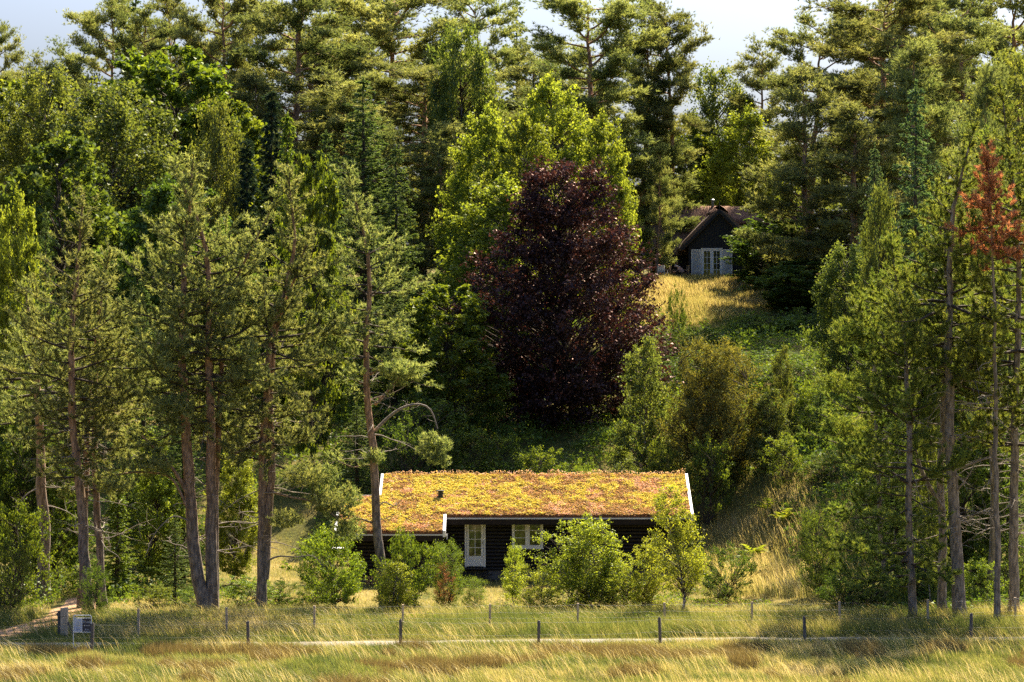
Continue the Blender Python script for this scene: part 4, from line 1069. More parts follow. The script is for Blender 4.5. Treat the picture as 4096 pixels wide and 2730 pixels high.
P('shrub', SH[3], 1800, 795, 148, 80, 'small upright sapling right of the juniper', 'shrub')
P('shrub', SH[3], 1775, 895, 146, 130, 'bright glittering shrub touching the juniper on its right', 'shrub')
P('shrub', SH[0], 1850, 880, 149, 120, 'yellowish shrub left of the right-hand pines', 'shrub')
P('shrub', SH[1], 1560, 655, 180, 34, 'upright dark sapling at the front of the sunny meadow', 'shrub')
for i, (ox, ot, y, w) in enumerate([(1560,745,174,100),(1640,750,175,110),(1730,720,178,120),(1800,740,178,110),(1600,800,168,170),(1720,800,166,190),(1830,830,162,170),(1520,820,165,120)]):
    P('shrub', SH[1], ox, ot, y, w, ['dark shrub highest on the shaded slope beside the beech', 'dark shrub below the sunny meadow edge', 'dark shrub in the tree shadow below the house', 'dark shrub at the right end of the shaded slope',
      'low dark shrub left of the juniper top', 'low dark shrub behind the juniper top', 'low dark shrub right behind the juniper', 'dark shrub touching the beech above the young birch'][i], 'shrub', 'shrubs on the shaded slope')
for i, (ox, ot, y, w, k) in enumerate([(1090,985,150,110,0),(1180,1000,149,120,0),(1560,900,156,120,0),(1500,1020,145,110,0),(1620,1010,143,130,0),(1860,960,148,110,0),(1900,1040,141,120,1),(1800,1000,143,110,0),(1250,1030,146,130,0),(1880,700,176,110,1),(1930,790,168,120,1)]):
    P('shrub', SH[k], ox, ot, y, w, ['green shrub at the left foot of the copper beech', 'green shrub below the beech trunk on the left', 'green shrub between the young birch and the juniper', 'low shrub at the foot of the pale young birch', 'low shrub in front of the juniper foot',
      'shrub left of the right-hand pines at mid height', 'dark shrub where the bank meets the right-hand pines', 'shrub above the top of the grassy bank', 'shrub right above the middle of the roof ridge', 'shrub under the bushy pine of the dark stand', 'dark shrub on the slope beside the right-hand pines'][i], 'shrub')
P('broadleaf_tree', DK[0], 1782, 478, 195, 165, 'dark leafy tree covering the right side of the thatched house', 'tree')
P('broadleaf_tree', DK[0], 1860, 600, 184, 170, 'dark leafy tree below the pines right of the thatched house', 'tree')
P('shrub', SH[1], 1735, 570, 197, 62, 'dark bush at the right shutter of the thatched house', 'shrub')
P('shrub', SH[0], 1528, 560, 204, 50, 'leafy bush left of the thatched house', 'shrub')
P('birch', BI[0], 1455, 480, 200, 70, 'birch between the copper beech and the thatched house', 'birch tree')
# ---- right hillside
P('sitka_spruce', SP[1], 2105, 185, 152, 210, 'pale grey-green spruce with drooping twigs upper right', 'spruce tree')
P('sitka_spruce', SP[1], 2010, 330, 162, 120, 'pale spruce with long outstretched boughs right of centre', 'spruce tree')
P('birch', BI[1], 2300, 118, 156, 150, 'light green birch near the right edge above the dead pine', 'birch tree')
P('birch', BI[1], 2030, 428, 136, 110, 'sunlit pale birch left of the right pine group', 'birch tree')
P('scots_pine', YP[0], 2262, 150, 132, 240, 'full green pine standing behind the dead orange pine', 'pine tree')
P('birch', BI[1], 1945, 560, 158, 110, 'shaded hanging birch behind the sunlit pale birch', 'birch tree')
P('norway_spruce', SP[0], 2050, 640, 132, 150, 'dark spruce behind the low-branched pine', 'spruce tree')
P('norway_spruce', SP[0], 2150, 560, 130, 230, 'dark spruce filling the gap behind the right trunks', 'spruce tree')
P('norway_spruce', SP[0], 2320, 600, 128, 210, 'dark spruce behind the right-edge trunk', 'spruce tree')
P('norway_spruce', SP[0], 2060, 900, 126, 170, 'low dark spruce behind the leftmost right-hand trunk', 'spruce tree')
P('birch_tree', BI[1], 2140, 700, 117, 70, 'thin white birch stem between the right-hand pine trunks', 'birch tree')
P('broadleaf_tree', DK[0], 2230, 900, 124, 230, 'dark broadleaf thicket tree behind the thick right trunk', 'tree')
P('norway_spruce', SP[0], 1885, 880, 147, 100, 'small dark spruce at the edge of the grassy bank', 'spruce tree')
# ---- bushes by the cabin and the fence
FB = [leafy_mesh(501, 4.6, 1.8, .0, 180, 68, .090, 'limeleaf', 'birchbark', clr=.36, flat=.8, stems=6, lobes=.65, shape=lambda t: (1 - t) ** .33 * min(1, t * 3 + .6), trunk=.008, up=.35, shell=.1),
      leafy_mesh(502, 5.6, 1.35, .06, 150, 72, .088, 'limeleaf', 'birchbark', clr=.36, flat=.9, stems=2, lobes=.35, trunk=.010, up=.35, shape=lambda t: (1 - t) ** .55 * min(1, t * 3 + .35)),
      leafy_mesh(503, 3.2, 1.8, .08, 120, 100, .095, 'oak', 'bark', clr=.36, stems=3, lobes=.4, trunk=.012)]
P('hazel_bush', FB[2], 775, 1222, 117, 175, 'bright leafy bush left of the cabin behind the fence', 'bush')
P('young_oak', FB[2], 925, 1228, 114.5, 125, 'young oak in front of the orange-barked pine foot', 'young tree')
P('young_tree', FB[1], 900, 1270, 113, 95, 'thin young birch beside the young oak', 'young tree')
yshape = lambda t: (min(1, .45 + t * 2.2)) * (1 - .55 * t ** 2)
YW = leafy_mesh(505, 3.2, 1.0, .06, 150, 110, .065, 'yew', 'bark', shape=yshape, clr=.28, flat=1.3, stems=4, lobes=.35, trunk=.012, up=.2, asp=.30)
yw = P('juniper', YW, 1026, 1252, 116, 88, 'golden-green juniper with brown inner twigs left of the door', 'juniper')
YD = leafy_mesh(506, 2.2, .6, .05, 60, 90, .06, 'deadneedle', 'bark', shape=yshape, clr=.25, flat=1.3, stems=2, lobes=.2, trunk=.006, up=.0, asp=.25)
link('dead_foliage', YD[1], yw, (.1, -.25, .3))['label'] = 'brown dead inner foliage of the juniper'
P('juniper', YW, 1088, 1330, 115, 55, 'small juniper shoot right of the golden-green juniper', 'juniper')
P('birch_bush', FB[0], 1325, 1195, 117, 200, 'broad birch bush hiding the right part of the cabin wall', 'bush', rot=1.0)
P('birch_bush', FB[1], 1378, 1168, 116, 165, 'taller birch shoot above the broad birch bush', 'bush', rot=2.2)
P('birch_bush', FB[1], 1182, 1232, 118, 62, 'birch sapling in front of the cabin window', 'bush', rot=.4)
P('birch_bush', FB[0], 1425, 1270, 115.5, 130, 'low birch bush between the broad bush and white-stemmed birch', 'bush', rot=4)
P('birch_bush', FB[0], 1235, 1300, 115.8, 130, 'low birch bush under the cabin window', 'bush', rot=5)
P('birch_bush', FB[0], 1490, 1235, 116.5, 130, 'birch bush left of the leaning white trunk', 'bush', rot=2.9)
wb = leafy_mesh(507, 5.9, 1.5, .20, 160, 66, .086, 'limeleaf', 'birchbark', clr=.36, flat=.9, stems=1, lobes=.35, trunk=.0135, up=.35, lean=(-.16, .03), shape=lambda t: (1 - t) ** .5 * min(1, t * 3 + .45))
P('birch', wb, 1562, 1118, 113.5, 150, 'young birch with a leaning white trunk near the roof corner', 'birch tree', rot=0)
P('shrub', SH[1], 1655, 1250, 120, 135, 'dark glossy bush right of the white-stemmed birch', 'bush')
P('shrub', SH[0], 1592, 1280, 124, 70, 'bright bush just under the right roof corner', 'bush')
P('young_tree', leafy_mesh(508, 5, 1.8, .06, 150, 90, .09, 'darkleaf', 'bark', clr=.42, stems=3, lobes=.3, trunk=.008), 1890, 1160, 121, 110, 'shaded thin-leaved young tree on the foot of the right bank', 'young tree')
P('shrub', SH[1], 1920, 1300, 116, 110, 'shaded bush left of the leftmost right-hand trunk', 'bush')
P('shrub', SH[1], 1990, 1300, 117, 150, 'shaded bush behind the leftmost right-hand trunk', 'bush')
P('shrub', SH[1], 2130, 1230, 119, 150, 'dark bush between the right-hand pine trunks', 'bush')
P('shrub', SH[0], 2260, 1290, 116, 130, 'green bush between the thick trunk and right-edge trunk', 'bush')
P('shrub', SH[1], 2340, 1230, 121, 120, 'dark bush at the right edge behind the last trunk', 'bush')
P('shrub', SH[0], 560, 1325, 117, 160, 'leafy bush between the three-stemmed and twin-stemmed pines', 'bush')
P('shrub', SH[1], 640, 1330, 118, 90, 'dark bush right of the twin-stemmed pine foot', 'bush')
P('young_spruce', SP[0], 402, 1180, 118.5, 120, 'small round young conifer left of the three-stemmed pine', 'young tree')
P('shrub', SH[0], 345, 1345, 116, 90, 'low green bush left of the small young conifer', 'bush')
P('shrub', SH[1], 440, 1345, 117, 80, 'low dark bush at the foot of the three-stemmed pine', 'bush')
P('shrub', SH[1], 222, 1290, 111.8, 66, 'dark leafy shoot in front of the slender pine behind the sign', 'bush')
P('shrub', SH[0], 30, 1160, 116, 170, 'tall green bush at the lower left edge', 'bush')
P('shrub', SH[1], 5, 1230, 112, 110, 'dark bush cut by the lower left edge', 'bush')
P('shrub', SH[0], 150, 1310, 123, 90, 'bright bush behind the track between left trunks', 'bush')
P('shrub', SH[0], 720, 1330, 118.5, 70, 'small bush at the left end of the bright leafy bush', 'bush')
P('shrub', SH[1], 745, 1250, 121, 90, 'dark sapling behind the bright leafy bush', 'bush')
P('shrub', SH[3], 1440, 1055, 143, 130, 'pale shrub peeping over the middle of the roof ridge', 'shrub')
P('shrub', SH[0], 1330, 1062, 143, 110, 'green shrub peeping over the ridge left of the pale shrub', 'shrub')

# ---- bracken ferns
def fern_mesh(seed, n=11, L=.9):
    rng = np.random.default_rng(seed); b = MB()
    for k in range(n):
        az = rng.uniform(0, 6.28); l = L * rng.uniform(.7, 1.2); s = np.linspace(0, 1, 9)
        el = rng.uniform(.7, 1.25)
        w = np.stack([math.cos(az) * l * s * math.cos(el) * 1.5, math.sin(az) * l * s * math.cos(el) * 1.5, l * (math.sin(el) * s * 1.2 - .55 * s ** 2.4)], -1)
        b.tube(w, np.linspace(.008, .003, 9), 3, .6)
        sd_ = np.array([-math.sin(az), math.cos(az), 0])
        for i in range(2, 9):
            for sg in (-1, 1):
                pl = .30 * l * (1 - s[i]) ** .7 + .05
                d = unit(sd_ * sg + unit(w[i] - w[i - 1]) * .5 - UP * .12)
                t_ = unit(w[i] - w[i - 1]) * .05
                b.add([w[i] - t_, w[i] + t_, w[i] + d * pl], [(0, 1, 2)], rng.uniform(.2, 1))
    return b.mesh('frond', M['fern'])
FM = [fern_mesh(1), fern_mesh(2)]
for i, (ox, oy, y, lab) in enumerate([(1735,1115,137,'sunlit bracken fern at the top of the grassy bank'),(1765,1060,141,'bracken fern under the bright glittering shrub'),(1030,668,168,'sunlit bracken fern above the squeezed green tree'),
        (1700,1130,134,'bracken fern beside the roof corner on the bank'),(930,1075,142,'bracken fern peeping over the left end of the roof'),(1800,1090,139,'bracken fern highest on the right bank'),(1470,1005,147,'bracken fern at the foot of the pale young birch'),(1280,1045,146,'bracken fern below the copper beech')]):
    x = wx(ox, y)
    o = thing('fern', lab, 'fern', (x, y, float(terrain(x, y))), 'ferns on the slope')
    o.scale = (1.25,) * 3; o.rotation_euler = (0, 0, i * 1.7)
    link('frond', FM[i % 2], o)

# ================================================================== FENCES
def fence(name, label, xs_ov, tops, y_of, H, r, mat, wires, square, mesh=False):
    X = [wx(o, y_of(o)) for o in xs_ov]; Y = [y_of(o) for o in xs_ov]
    root = thing(name, label, 'fence', (X[0], Y[0], 0))
    r_ = random.Random(name)
    tp = []
    for x, y, ot in zip(X, Y, tops):
        zb = float(terrain(x, y)); zt = wz(ot, y)
        b = MB()
        if square: b.box(-r, r, -r, r, -.3, zt - zb)
        else:
            b.tube([(0, 0, -.3), (r_.uniform(-.01, .01), 0, .4), (r_.uniform(-.02, .02), 0, zt - zb - .02), (r_.uniform(-.02, .02), 0, zt - zb)], [r, r, r * .97, r * .8], 10, cap=True)
        o = link('post', b.mesh('post', mat, not square), root, (x - X[0], y - Y[0], zb))
        o.rotation_euler = (r_.uniform(-.02, .02), r_.uniform(-.025, .025), 0)
        tp.append((x, y, zb, zt))
    n = len(tp)
    for w in wires:
        pts = []
        for (x, y, zb, zt), (x2, y2, zb2, zt2) in zip(tp[:-1], tp[1:]):
            for s in np.linspace(0, 1, 7)[:-1]:
                z = (zt - w) * (1 - s) + (zt2 - w) * s - .05 * math.sin(math.pi * s)
                pts.append((x + (x2 - x) * s - X[0], y + (y2 - y) * s - r - .008 - Y[0], z))
        b = MB(); b.tube(pts, .0032, 3); link('wire', b.mesh('wire', M['wire'], True), root)
    if mesh:
        b = MB()
        for (x, y, zb, zt), (x2, y2, zb2, zt2) in zip(tp[:-1], tp[1:]):
            for s in np.arange(0, 1, .07):
                xx = x + (x2 - x) * s - X[0]; yy = y + (y2 - y) * s - r - .012 - Y[0]; zz = zt + (zt2 - zt) * s
                b.tube([(xx, yy, zz - .95), (xx, yy, zz - .08)], .0025, 3)
        o = link('wire_mesh', b.mesh('wire_mesh', M['wire']), root); o['kind'] = 'stuff'
fence('wire_fence', 'low fence of dark weathered round posts along the gravel path', [-160,211,570,921,1238,1517,1849,2231,2600], [1434,1432,1427,1424,1426,1419,1417,1410,1404],
      lambda o: 100.4 + 3.3 * (o - 211) / 2020, 1, .06, M['postdark'], (.06, .5), False)
po = [319,521,722,925,1125,1327,1528,1728,1930,2132,2334,2536]
fence('mesh_fence', 'wire mesh fence with pale sawn square posts behind the gravel path', [150] + po, [1402,1399,1396,1392,1389,1388,1386,1385,1383,1382,1377,1373,1369],
      lambda o: 105.3 + 4.3 * (o - 319) / 2015, 1, .04, M['postpale'], (.05, .3, .5, .68, .82), True, True)
# gate post of sawn timber with brace
gy = 105.0; gxx = wx(148, gy); gz = float(terrain(gxx, gy))
gp = thing('gate_post', 'stout pale sawn gate post with brace beside the sand track', 'gate post', (gxx, gy, gz))
b = MB(); b.box(-.13, -.005, -.09, .09, -.3, 1.10); link('post', b.mesh('post', M['postpale']), gp)
b = MB(); b.box(.005, .13, -.10, .08, -.3, 1.12); link('post', b.mesh('post', M['postpale']), gp)
b = MB(); b.prism([(.14, -.04, .62), (.14, .04, .62), (.14, .04, .50), (.14, -.04, .50)], (.28, .0, -.62)); link('brace', b.mesh('brace', M['postdark']), gp)
b = MB(); b.box(-.27, -.15, .12, .2, -.2, .98); link('strut', b.mesh('strut', M['postdark']), gp)
b = MB(); b.prism([(-.30, .10, .92), (-.30, .18, .92), (-.30, .18, .82), (-.30, .10, .82)], (.17, 0, -.12)); link('brace', b.mesh('brace', M['postdark']), gp)
for z in (.8, .52, .3, .1):
    b = MB(); a = np.linspace(0, 6.3, 5); b.box(-.14, .14, -.11, -.1035, z, z + .008); link('wire', b.mesh('wire', M['iron']), gp)

# ================================================================== FOR-SALE SIGN
sy = 101.6
sx0, sx1 = wx(168.6, sy), wx(210, sy); sz = float(terrain(wx(190, sy), sy)); zt = wz(1414, sy)
sw = sx1 - sx0; sh_ = zt - sz
sg = thing('sale_sign', 'white tubular for-sale sign reading Til salg beside the fence', 'sign', ((sx0 + sx1) / 2, sy, sz))
hw = sw / 2
a = np.linspace(0, math.pi / 2, 6)
pts = [(-hw, 0, .0)] + [(-hw + .07 - .07 * math.cos(t), 0, sh_ - .07 + .07 * math.sin(t)) for t in a] + [(hw - .07 + .07 * math.sin(t), 0, sh_ - .07 + .07 * math.cos(t)) for t in a] + [(hw, 0, 0)]
b = MB(); b.tube(pts, .016, 8); link('frame', b.mesh('frame', M['white'], True), sg)
pz1 = sh_ - .12; pz0 = sh_ * .54
for z in (pz0 - .02, pz1 + .02):
    b = MB(); b.tube([(-hw + .015, 0, z), (hw - .015, 0, z)], .013, 8); link('crossbar', b.mesh('crossbar', M['white'], True), sg)
b = MB(); b.box(-hw + .03, 0, -.012, .006, pz0, pz1); pw = link('white_panel', b.mesh('white_panel', M['signwhite']), sg)
b = MB(); b.box(.001, hw - .018, -.012, .006, pz0, pz1); pdk = link('dark_panel', b.mesh('dark_panel', M['signdark']), sg)
def stamp(parent, rects, mat, name='print'):
    b = MB()
    for (x0, x1, z0, z1) in rects: b.box(x0, x1, -.0165, -.0125, z0, z1)
    link(name, b.mesh(name, mat), parent)
ph_ = pz1 - pz0
g = []
for r0 in range(5):
    for c0 in range(6 if r0 > 0 else 3):
        xx = -hw * .66 + c0 * hw * .09 + (hw * .06 if r0 == 0 else 0); zz = pz1 - ph_ * (.22 + r0 * .09)
        g.append((xx, xx + hw * .07, zz, zz + ph_ * .06))
stamp(pw, g, M['zinc'])
stamp(pw, [(-hw * .68, -hw * .36, pz0 + ph_ * .25, pz0 + ph_ * .31), (-hw * .33, -hw * .2, pz0 + ph_ * .25, pz0 + ph_ * .31), (-hw * .70, -hw * .44, pz0 + ph_ * .11, pz0 + ph_ * .19), (-hw * .40, -hw * .18, pz0 + ph_ * .11, pz0 + ph_ * .19)], M['signgrey'])
cu = bpy.data.curves.new('lettering', 'FONT'); cu.body = 'Til salg'; cu.align_x = 'CENTER'; cu.align_y = 'CENTER'; cu.size = hw * .36; cu.extrude = .002
cu.materials.append(M['signtext'])
to = link('lettering', cu, pdk, (hw * .49, -.0165, pz1 - ph_ * .24)); to.rotation_euler = (math.radians(90), 0, 0)
dg = bpy.context.evaluated_depsgraph_get(); me = bpy.data.meshes.new_from_object(to.evaluated_get(dg)); loc = to.location.copy(); rot = to.rotation_euler.copy()
bpy.data.objects.remove(to); to = link('lettering', me, pdk, loc); to.rotation_euler = rot
stamp(pdk, [(hw * .33 + i * hw * .062, hw * .33 + i * hw * .062 + hw * .042, pz0 + ph_ * .44, pz0 + ph_ * .50) for i in range(8)], M['signgrey'])
b = MB(); b.tube([(hw * .22, -.0165, pz0 + ph_ * .53), (hw * .23, -.0165, pz0 + ph_ * .47), (hw * .28, -.0165, pz0 + ph_ * .42)], .008, 6, cap=True); link('phone_mark', b.mesh('phone_mark', M['signtext'], True), pdk)
b = MB(); b.tube([(hw * .34, -.012, pz0 + ph_ * .17), (hw * .34, -.0165, pz0 + ph_ * .17)], hw * .055, 14, cap=True); link('emblem', b.mesh('emblem', M['signtext']), pdk)
stamp(pdk, [(hw * .43, hw * .72, pz0 + ph_ * .15, pz0 + ph_ * .19), (hw * .14, hw * .84, pz0 + ph_ * .05, pz0 + ph_ * .075)], M['signgrey'])
for s in (-1, 1):
    b = MB(); x = s * (hw - .005); b.prism([(x, -.03, .16), (x - s * .17, -.03, .16), (x - s * .07, -.03, 0), (x, -.03, 0)][::s], (0, .006, 0)); link('foot_plate', b.mesh('foot_plate', M['signwhite']), sg)

# ================================================================== GARDEN OF THE THATCHED HOUSE
def ground_at(x, y): return float(terrain(x, y))
def person(name, label, loc, rz, joints, mats, classify):
    """one skin-modifier body, materials by body region"""
    names = list(joints); V = [joints[n][0] for n in names]; E = [(names.index(j[2]), names.index(n)) for n, j in joints.items() if j[2]]
    me = bpy.data.meshes.new('body'); me.from_pydata(V, E, [])
    o = bpy.data.objects.new('body', me); COL.objects.link(o)
    md = o.modifiers.new('s', 'SKIN'); md.use_smooth_shade = True
    for i, n in enumerate(names):
        r = joints[n][1]; me.skin_vertices[0].data[i].radius = (r, r)
    me.skin_vertices[0].data[0].use_root = True
    o.modifiers.new('u', 'SUBSURF').levels = 2
    dg = bpy.context.evaluated_depsgraph_get(); nm = bpy.data.meshes.new_from_object(o.evaluated_get(dg))
    bpy.data.objects.remove(o)
    nm.materials.clear()
    for m_ in mats: nm.materials.append(m_)
    for p in nm.polygons: p.material_index = classify(p.center); p.use_smooth = True
    root = thing(name, label, 'person', loc); root.rotation_euler = (0, 0, rz)
    link('body', nm, root)
    return root
# both sit on low chairs; x = facing direction
def sitter(lean, r=1.0):
    c, s = math.cos(lean), math.sin(lean)
    def up(h, f=0): return (.0 + s * h + c * f, 0, .46 + c * h - s * f)
    J = {'pelvis': ((0, 0, .46), .14, None), 'belly': (up(.2), .14, 'pelvis'), 'chest': (up(.42), .15, 'belly'), 'neck': (up(.56, .02), .06, 'chest'), 'head': (up(.68, .08), .095, 'neck'), 'crown': (up(.80, .09), .07, 'head')}
    nose = np.array(up(.68, .08)); J['nose'] = (tuple(nose + np.array([.10, 0, -.04])), .022, 'head')
    for sd_, y in (('l', .19), ('r', -.19)):
        sh = np.array(up(.48)) + np.array([0, y, 0])
        J['sh' + sd_] = (tuple(sh), .06, 'chest'); J['el' + sd_] = (tuple(sh + np.array([.10, y * .2, -.27])), .045, 'sh' + sd_)
        J['wr' + sd_] = (tuple(sh + np.array([.34, -y * .3, -.30])), .034, 'el' + sd_); J['ha' + sd_] = (tuple(sh + np.array([.43, -y * .35, -.29])), .036, 'wr' + sd_)
        J['hip' + sd_] = ((.05, y * .5, .46), .10, 'pelvis'); J['kn' + sd_] = ((.46, y * .6, .48), .07, 'hip' + sd_); J['an' + sd_] = ((.50, y * .6, .08), .045, 'kn' + sd_); J['to' + sd_] = ((.66, y * .6, .045), .04, 'an' + sd_)
    return J
px, py = wx(1571, 198.2), 198.2; pz = ground_at(px, py)
J = sitter(.75); hd = np.array(J['head'][0])
def cls1(c):
    c = np.array(c)
    if np.linalg.norm(c - np.array(J['crown'][0])) < .115 or (np.linalg.norm(c - hd) < .16 and (c - hd)[0] < -.01): return 1
    if np.linalg.norm(c - hd) < .17 or c[2] > .9 - 0 and False: return 0
    for k in ('hal', 'har', 'wrl', 'wrr'):
        if np.linalg.norm(c - np.array(J[k][0])) < .12: return 0
    return 2 if (c[2] > .50 and c[0] < .40) or c[2] > .62 else 3
p1 = person('person', 'person in a red and white striped shirt bending forward in the garden', (px, py, pz), math.radians(190), J, [M['skin'], M['hairgrey'], M['stripes'], M['clothdark']], cls1)
J2 = sitter(.12); hd2 = np.array(J2['head'][0])
def cls2(c):
    c = np.array(c)
    if np.linalg.norm(c - np.array(J2['crown'][0])) < .10 or (np.linalg.norm(c - hd2) < .17 and (c - hd2)[0] < .02): return 1
    if np.linalg.norm(c - hd2) < .16: return 0
    for k in ('hal', 'har'):
        if np.linalg.norm(c - np.array(J2[k][0])) < .09: return 0
    return 2
qx, qy = wx(1549, 198.8), 198.8
person('person', 'dark-clothed person with dark hair sitting left of the striped shirt', (qx, qy, ground_at(qx, qy)), math.radians(-10), J2, [M['skin'], M['hairdark'], M['clothdark']], cls2)
def chair(label, x, y, rz, mat, hb=.95):
    t = thing('garden_chair', label, 'chair', (x, y, ground_at(x, y)), 'chairs in the upper garden'); t.rotation_euler = (0, 0, rz)
    for k in range(6):
        b = MB(); b.box(-.24 + k * .08, -.17 + k * .08, -.25, .25, .41, .435); link('seat_slat', b.mesh('seat_slat', mat), t)
    for k in range(5):
        b = MB(); z = .52 + k * .09; b.box(-.27 - k * .012, -.25 - k * .012, -.24, .24, z, z + .065); link('back_slat', b.mesh('back_slat', mat), t)
    for sx in (-.26, .24):
        for sy_ in (-.27, .25):
            b = MB(); b.box(sx, sx + .035, sy_, sy_ + .02, 0, (hb if sx < 0 else .62)); link('leg', b.mesh('leg', mat), t)
    for sy_ in (-.29, .255):
        b = MB(); b.box(-.27, .29, sy_, sy_ + .035, .622, .645); link('armrest', b.mesh('armrest', mat), t)
chair('low garden chair under the person in the striped shirt', px + .05, py, math.radians(190), M['teak'])
chair('garden chair under the dark-clothed person', qx, qy, math.radians(-10), M['teak'])
cx_, cy_ = wx(1523, 198.0), 198.0
chair('white slatted garden chair left of the two people', cx_, cy_, math.radians(60), M['white'])
cx_, cy_ = wx(1541, 200.2), 200.2
chair('wooden garden chair behind the dark-clothed person', cx_, cy_, math.radians(30), M['teak'])
ux, uy = wx(1491, 199.5), 199.5
pr = thing('parasol', 'folded cream parasol behind the copper beech edge', 'parasol', (ux, uy, ground_at(ux, uy)))
b = MB(); b.tube([(0, 0, 0), (0, 0, 2.5)], .025, 8, cap=True); link('pole', b.mesh('pole', M['teak'], True), pr)
b = MB(); b.tube([(0, 0, .9), (0, 0, 1.1), (0, 0, 1.9), (0, 0, 2.45)], [.17, .20, .14, .03], 9, cap=True); link('canopy', b.mesh('canopy', M['cream'], True), pr)
tx, ty = wx(799, 138), 138.0
tb = thing('garden_table', 'white garden table at the left end of the cabin', 'table', (tx, ty, ground_at(tx, ty)))
b = MB(); b.box(-.75, .75, -.4, .4, .70, .74); link('tabletop', b.mesh('tabletop', M['white']), tb)
for sx in (-.7, .65):
    for sy_ in (-.36, .31):
        b = MB(); b.box(sx, sx + .05, sy_, sy_ + .05, 0, .698); link('leg', b.mesh('leg', M['white']), tb)

# firewood under the wing's eave
r_ = random.Random(9)
b = MB(); b.tube([(0, .0, 0), (0, .42, 0)], .075, 10); lm = b
b.add([(math.cos(t) * .075, 0, math.sin(t) * .075) for t in np.linspace(0, 2 * math.pi, 10, endpoint=False)], [list(range(10))], .5, 1)
lgm = b.mesh('firewood_log', [M['bark'], M['logend']])
ORD = ['first', 'second', 'third', 'fourth', 'fifth', 'sixth']
for x0, nn, pile in ((-6.55, 6, 'left'), (-4.45, 4, 'right')):
    for row in range(3):
        for c_ in range(nn - row % 2):
            o = link('firewood_log', lgm, None, (x0 + c_ * .155 + (row % 2) * .0775, 127.58, .08 + row * .135 + float(terrain(x0, 127.6))))
            s_ = r_.uniform(.86, 1.0); o.scale = (s_, 1, s_); o.rotation_euler = (0, r_.uniform(0, 6), 0)
            tag(o, f"{ORD[c_]} firewood log from left, {['bottom', 'middle', 'top'][row]} row, {pile} pile at the cabin", 'log', 'firewood stacked under the cabin eave')

# ================================================================== GRASS, HEATHER, UNDERGROWTH
def blades(name, mat, pos, h, lean, w, tint, rng, curl=0.0, label=None):
    n = len(pos)
    b = MB()
    tip = pos + np.stack([lean[:, 0], lean[:, 1], h], -1)
    a = rng.uniform(0, math.pi, n); sd_ = np.stack([np.cos(a), np.sin(a), np.zeros(n)], -1) * (w * .5)[:, None] if np.ndim(w) else np.stack([np.cos(a), np.sin(a), np.zeros(n)], -1) * w * .5
    if curl:
        mid = pos * .5 + tip * .5; mid[:, 2] += h * curl; mid[:, :2] -= lean * curl * .8
        v = np.stack([pos - sd_, pos + sd_, mid - sd_ * .7, mid + sd_ * .7, tip], 1).reshape(-1, 3)
        i = np.arange(n)[:, None] * 5
        b.add(v, np.concatenate([i + 0, i + 1, i + 3, i + 2], 1), tint); 
        b.f.append(np.concatenate([i + 2, i + 3, i + 4], 1) + (b.n - 5 * n)); b.t.append(np.broadcast_to(tint, (n,)).copy()); b.m.append(np.zeros(n, int))
    else:
        b.add(np.stack([pos - sd_, pos + sd_, tip], 1).reshape(-1, 3), np.arange(3 * n).reshape(-1, 3), tint)
    o = struct(name, b.mesh(name, mat), 'stuff')
    if label: o['label'] = label
    return o
rng = np.random.default_rng(2024)
def scatter(n, x0, x1, y0, y1, pw=1.0):
    x = rng.uniform(x0, x1, n); y = rng.uniform(y0, y1, n)
    return x, y
def inview(x, y, m=1.5): return np.abs(x) < 512 * y / F + m
def ontrack(x, y):
    d = np.abs(x - np.interp(y, tr_y, trx)); return (d < 1.0) & (y < 121)
def onpath(x, y): return np.abs(y - path_mid(x)) < (.15 + 1.0 * vnoise(x * .45 + 3, y * .9) + .3 * vnoise(x * 2.2, y * 2)) * (.35 + .65 * sstep(-9, -5, x))
def heath(x, y): return fbm(x * .5 + 20, y * .42) + .10 * np.exp(-((y - 99.5) / 1.6) ** 2) - .06 * sstep(101.0, 102.0, y)
# 1. meadow
x, y = scatter(430000, -26, 26, 86, 114); k = inview(x, y) & ~onpath(x, y) & ~(ontrack(x, y) & (rng.random(len(x)) < .93)); x, y = x[k], y[k]
hp = heath(x, y); isH = (hp > .645 + rng.normal(0, .015, len(x))) & (y < 101.6)
gr = fbm(x * .35 + 3, y * .5 + 8); tall = sstep(104.5, 106.5, y) * (1 - sstep(111, 115, y))
xg, yg = x[~isH], y[~isH]; g_, t_ = gr[~isH], tall[~isH]; n = len(xg)
h = rng.uniform(.10, .30, n) * (.6 + .9 * g_) * (1 + .1 * sstep(100.5, 102, yg) * (1 - sstep(103, 104, yg))) + t_ * rng.uniform(.05, .5, n) * (.4 + 1.0 * vnoise(xg * .8, yg * .8))
z = terrain(xg, yg)
lean = np.stack([-h * rng.uniform(.1, .8, n), rng.normal(0, .25, n) * h], -1) + rng.normal(0, .05, (n, 2))
tn = np.clip(.38 + .40 * (vnoise(xg * 1.9, yg * 1.4) - .5) + 1.35 * (fbm(xg * .3 + 50, yg * .45) - .5) + rng.normal(0, .14, n) + .06 * t_ * rng.random(n), 0, 1)
blades('grass', M['grass'], np.stack([xg, yg, z - .01], -1), h, lean, .016 + .008 * rng.random(n), tn, rng, label='yellow-green meadow grass')
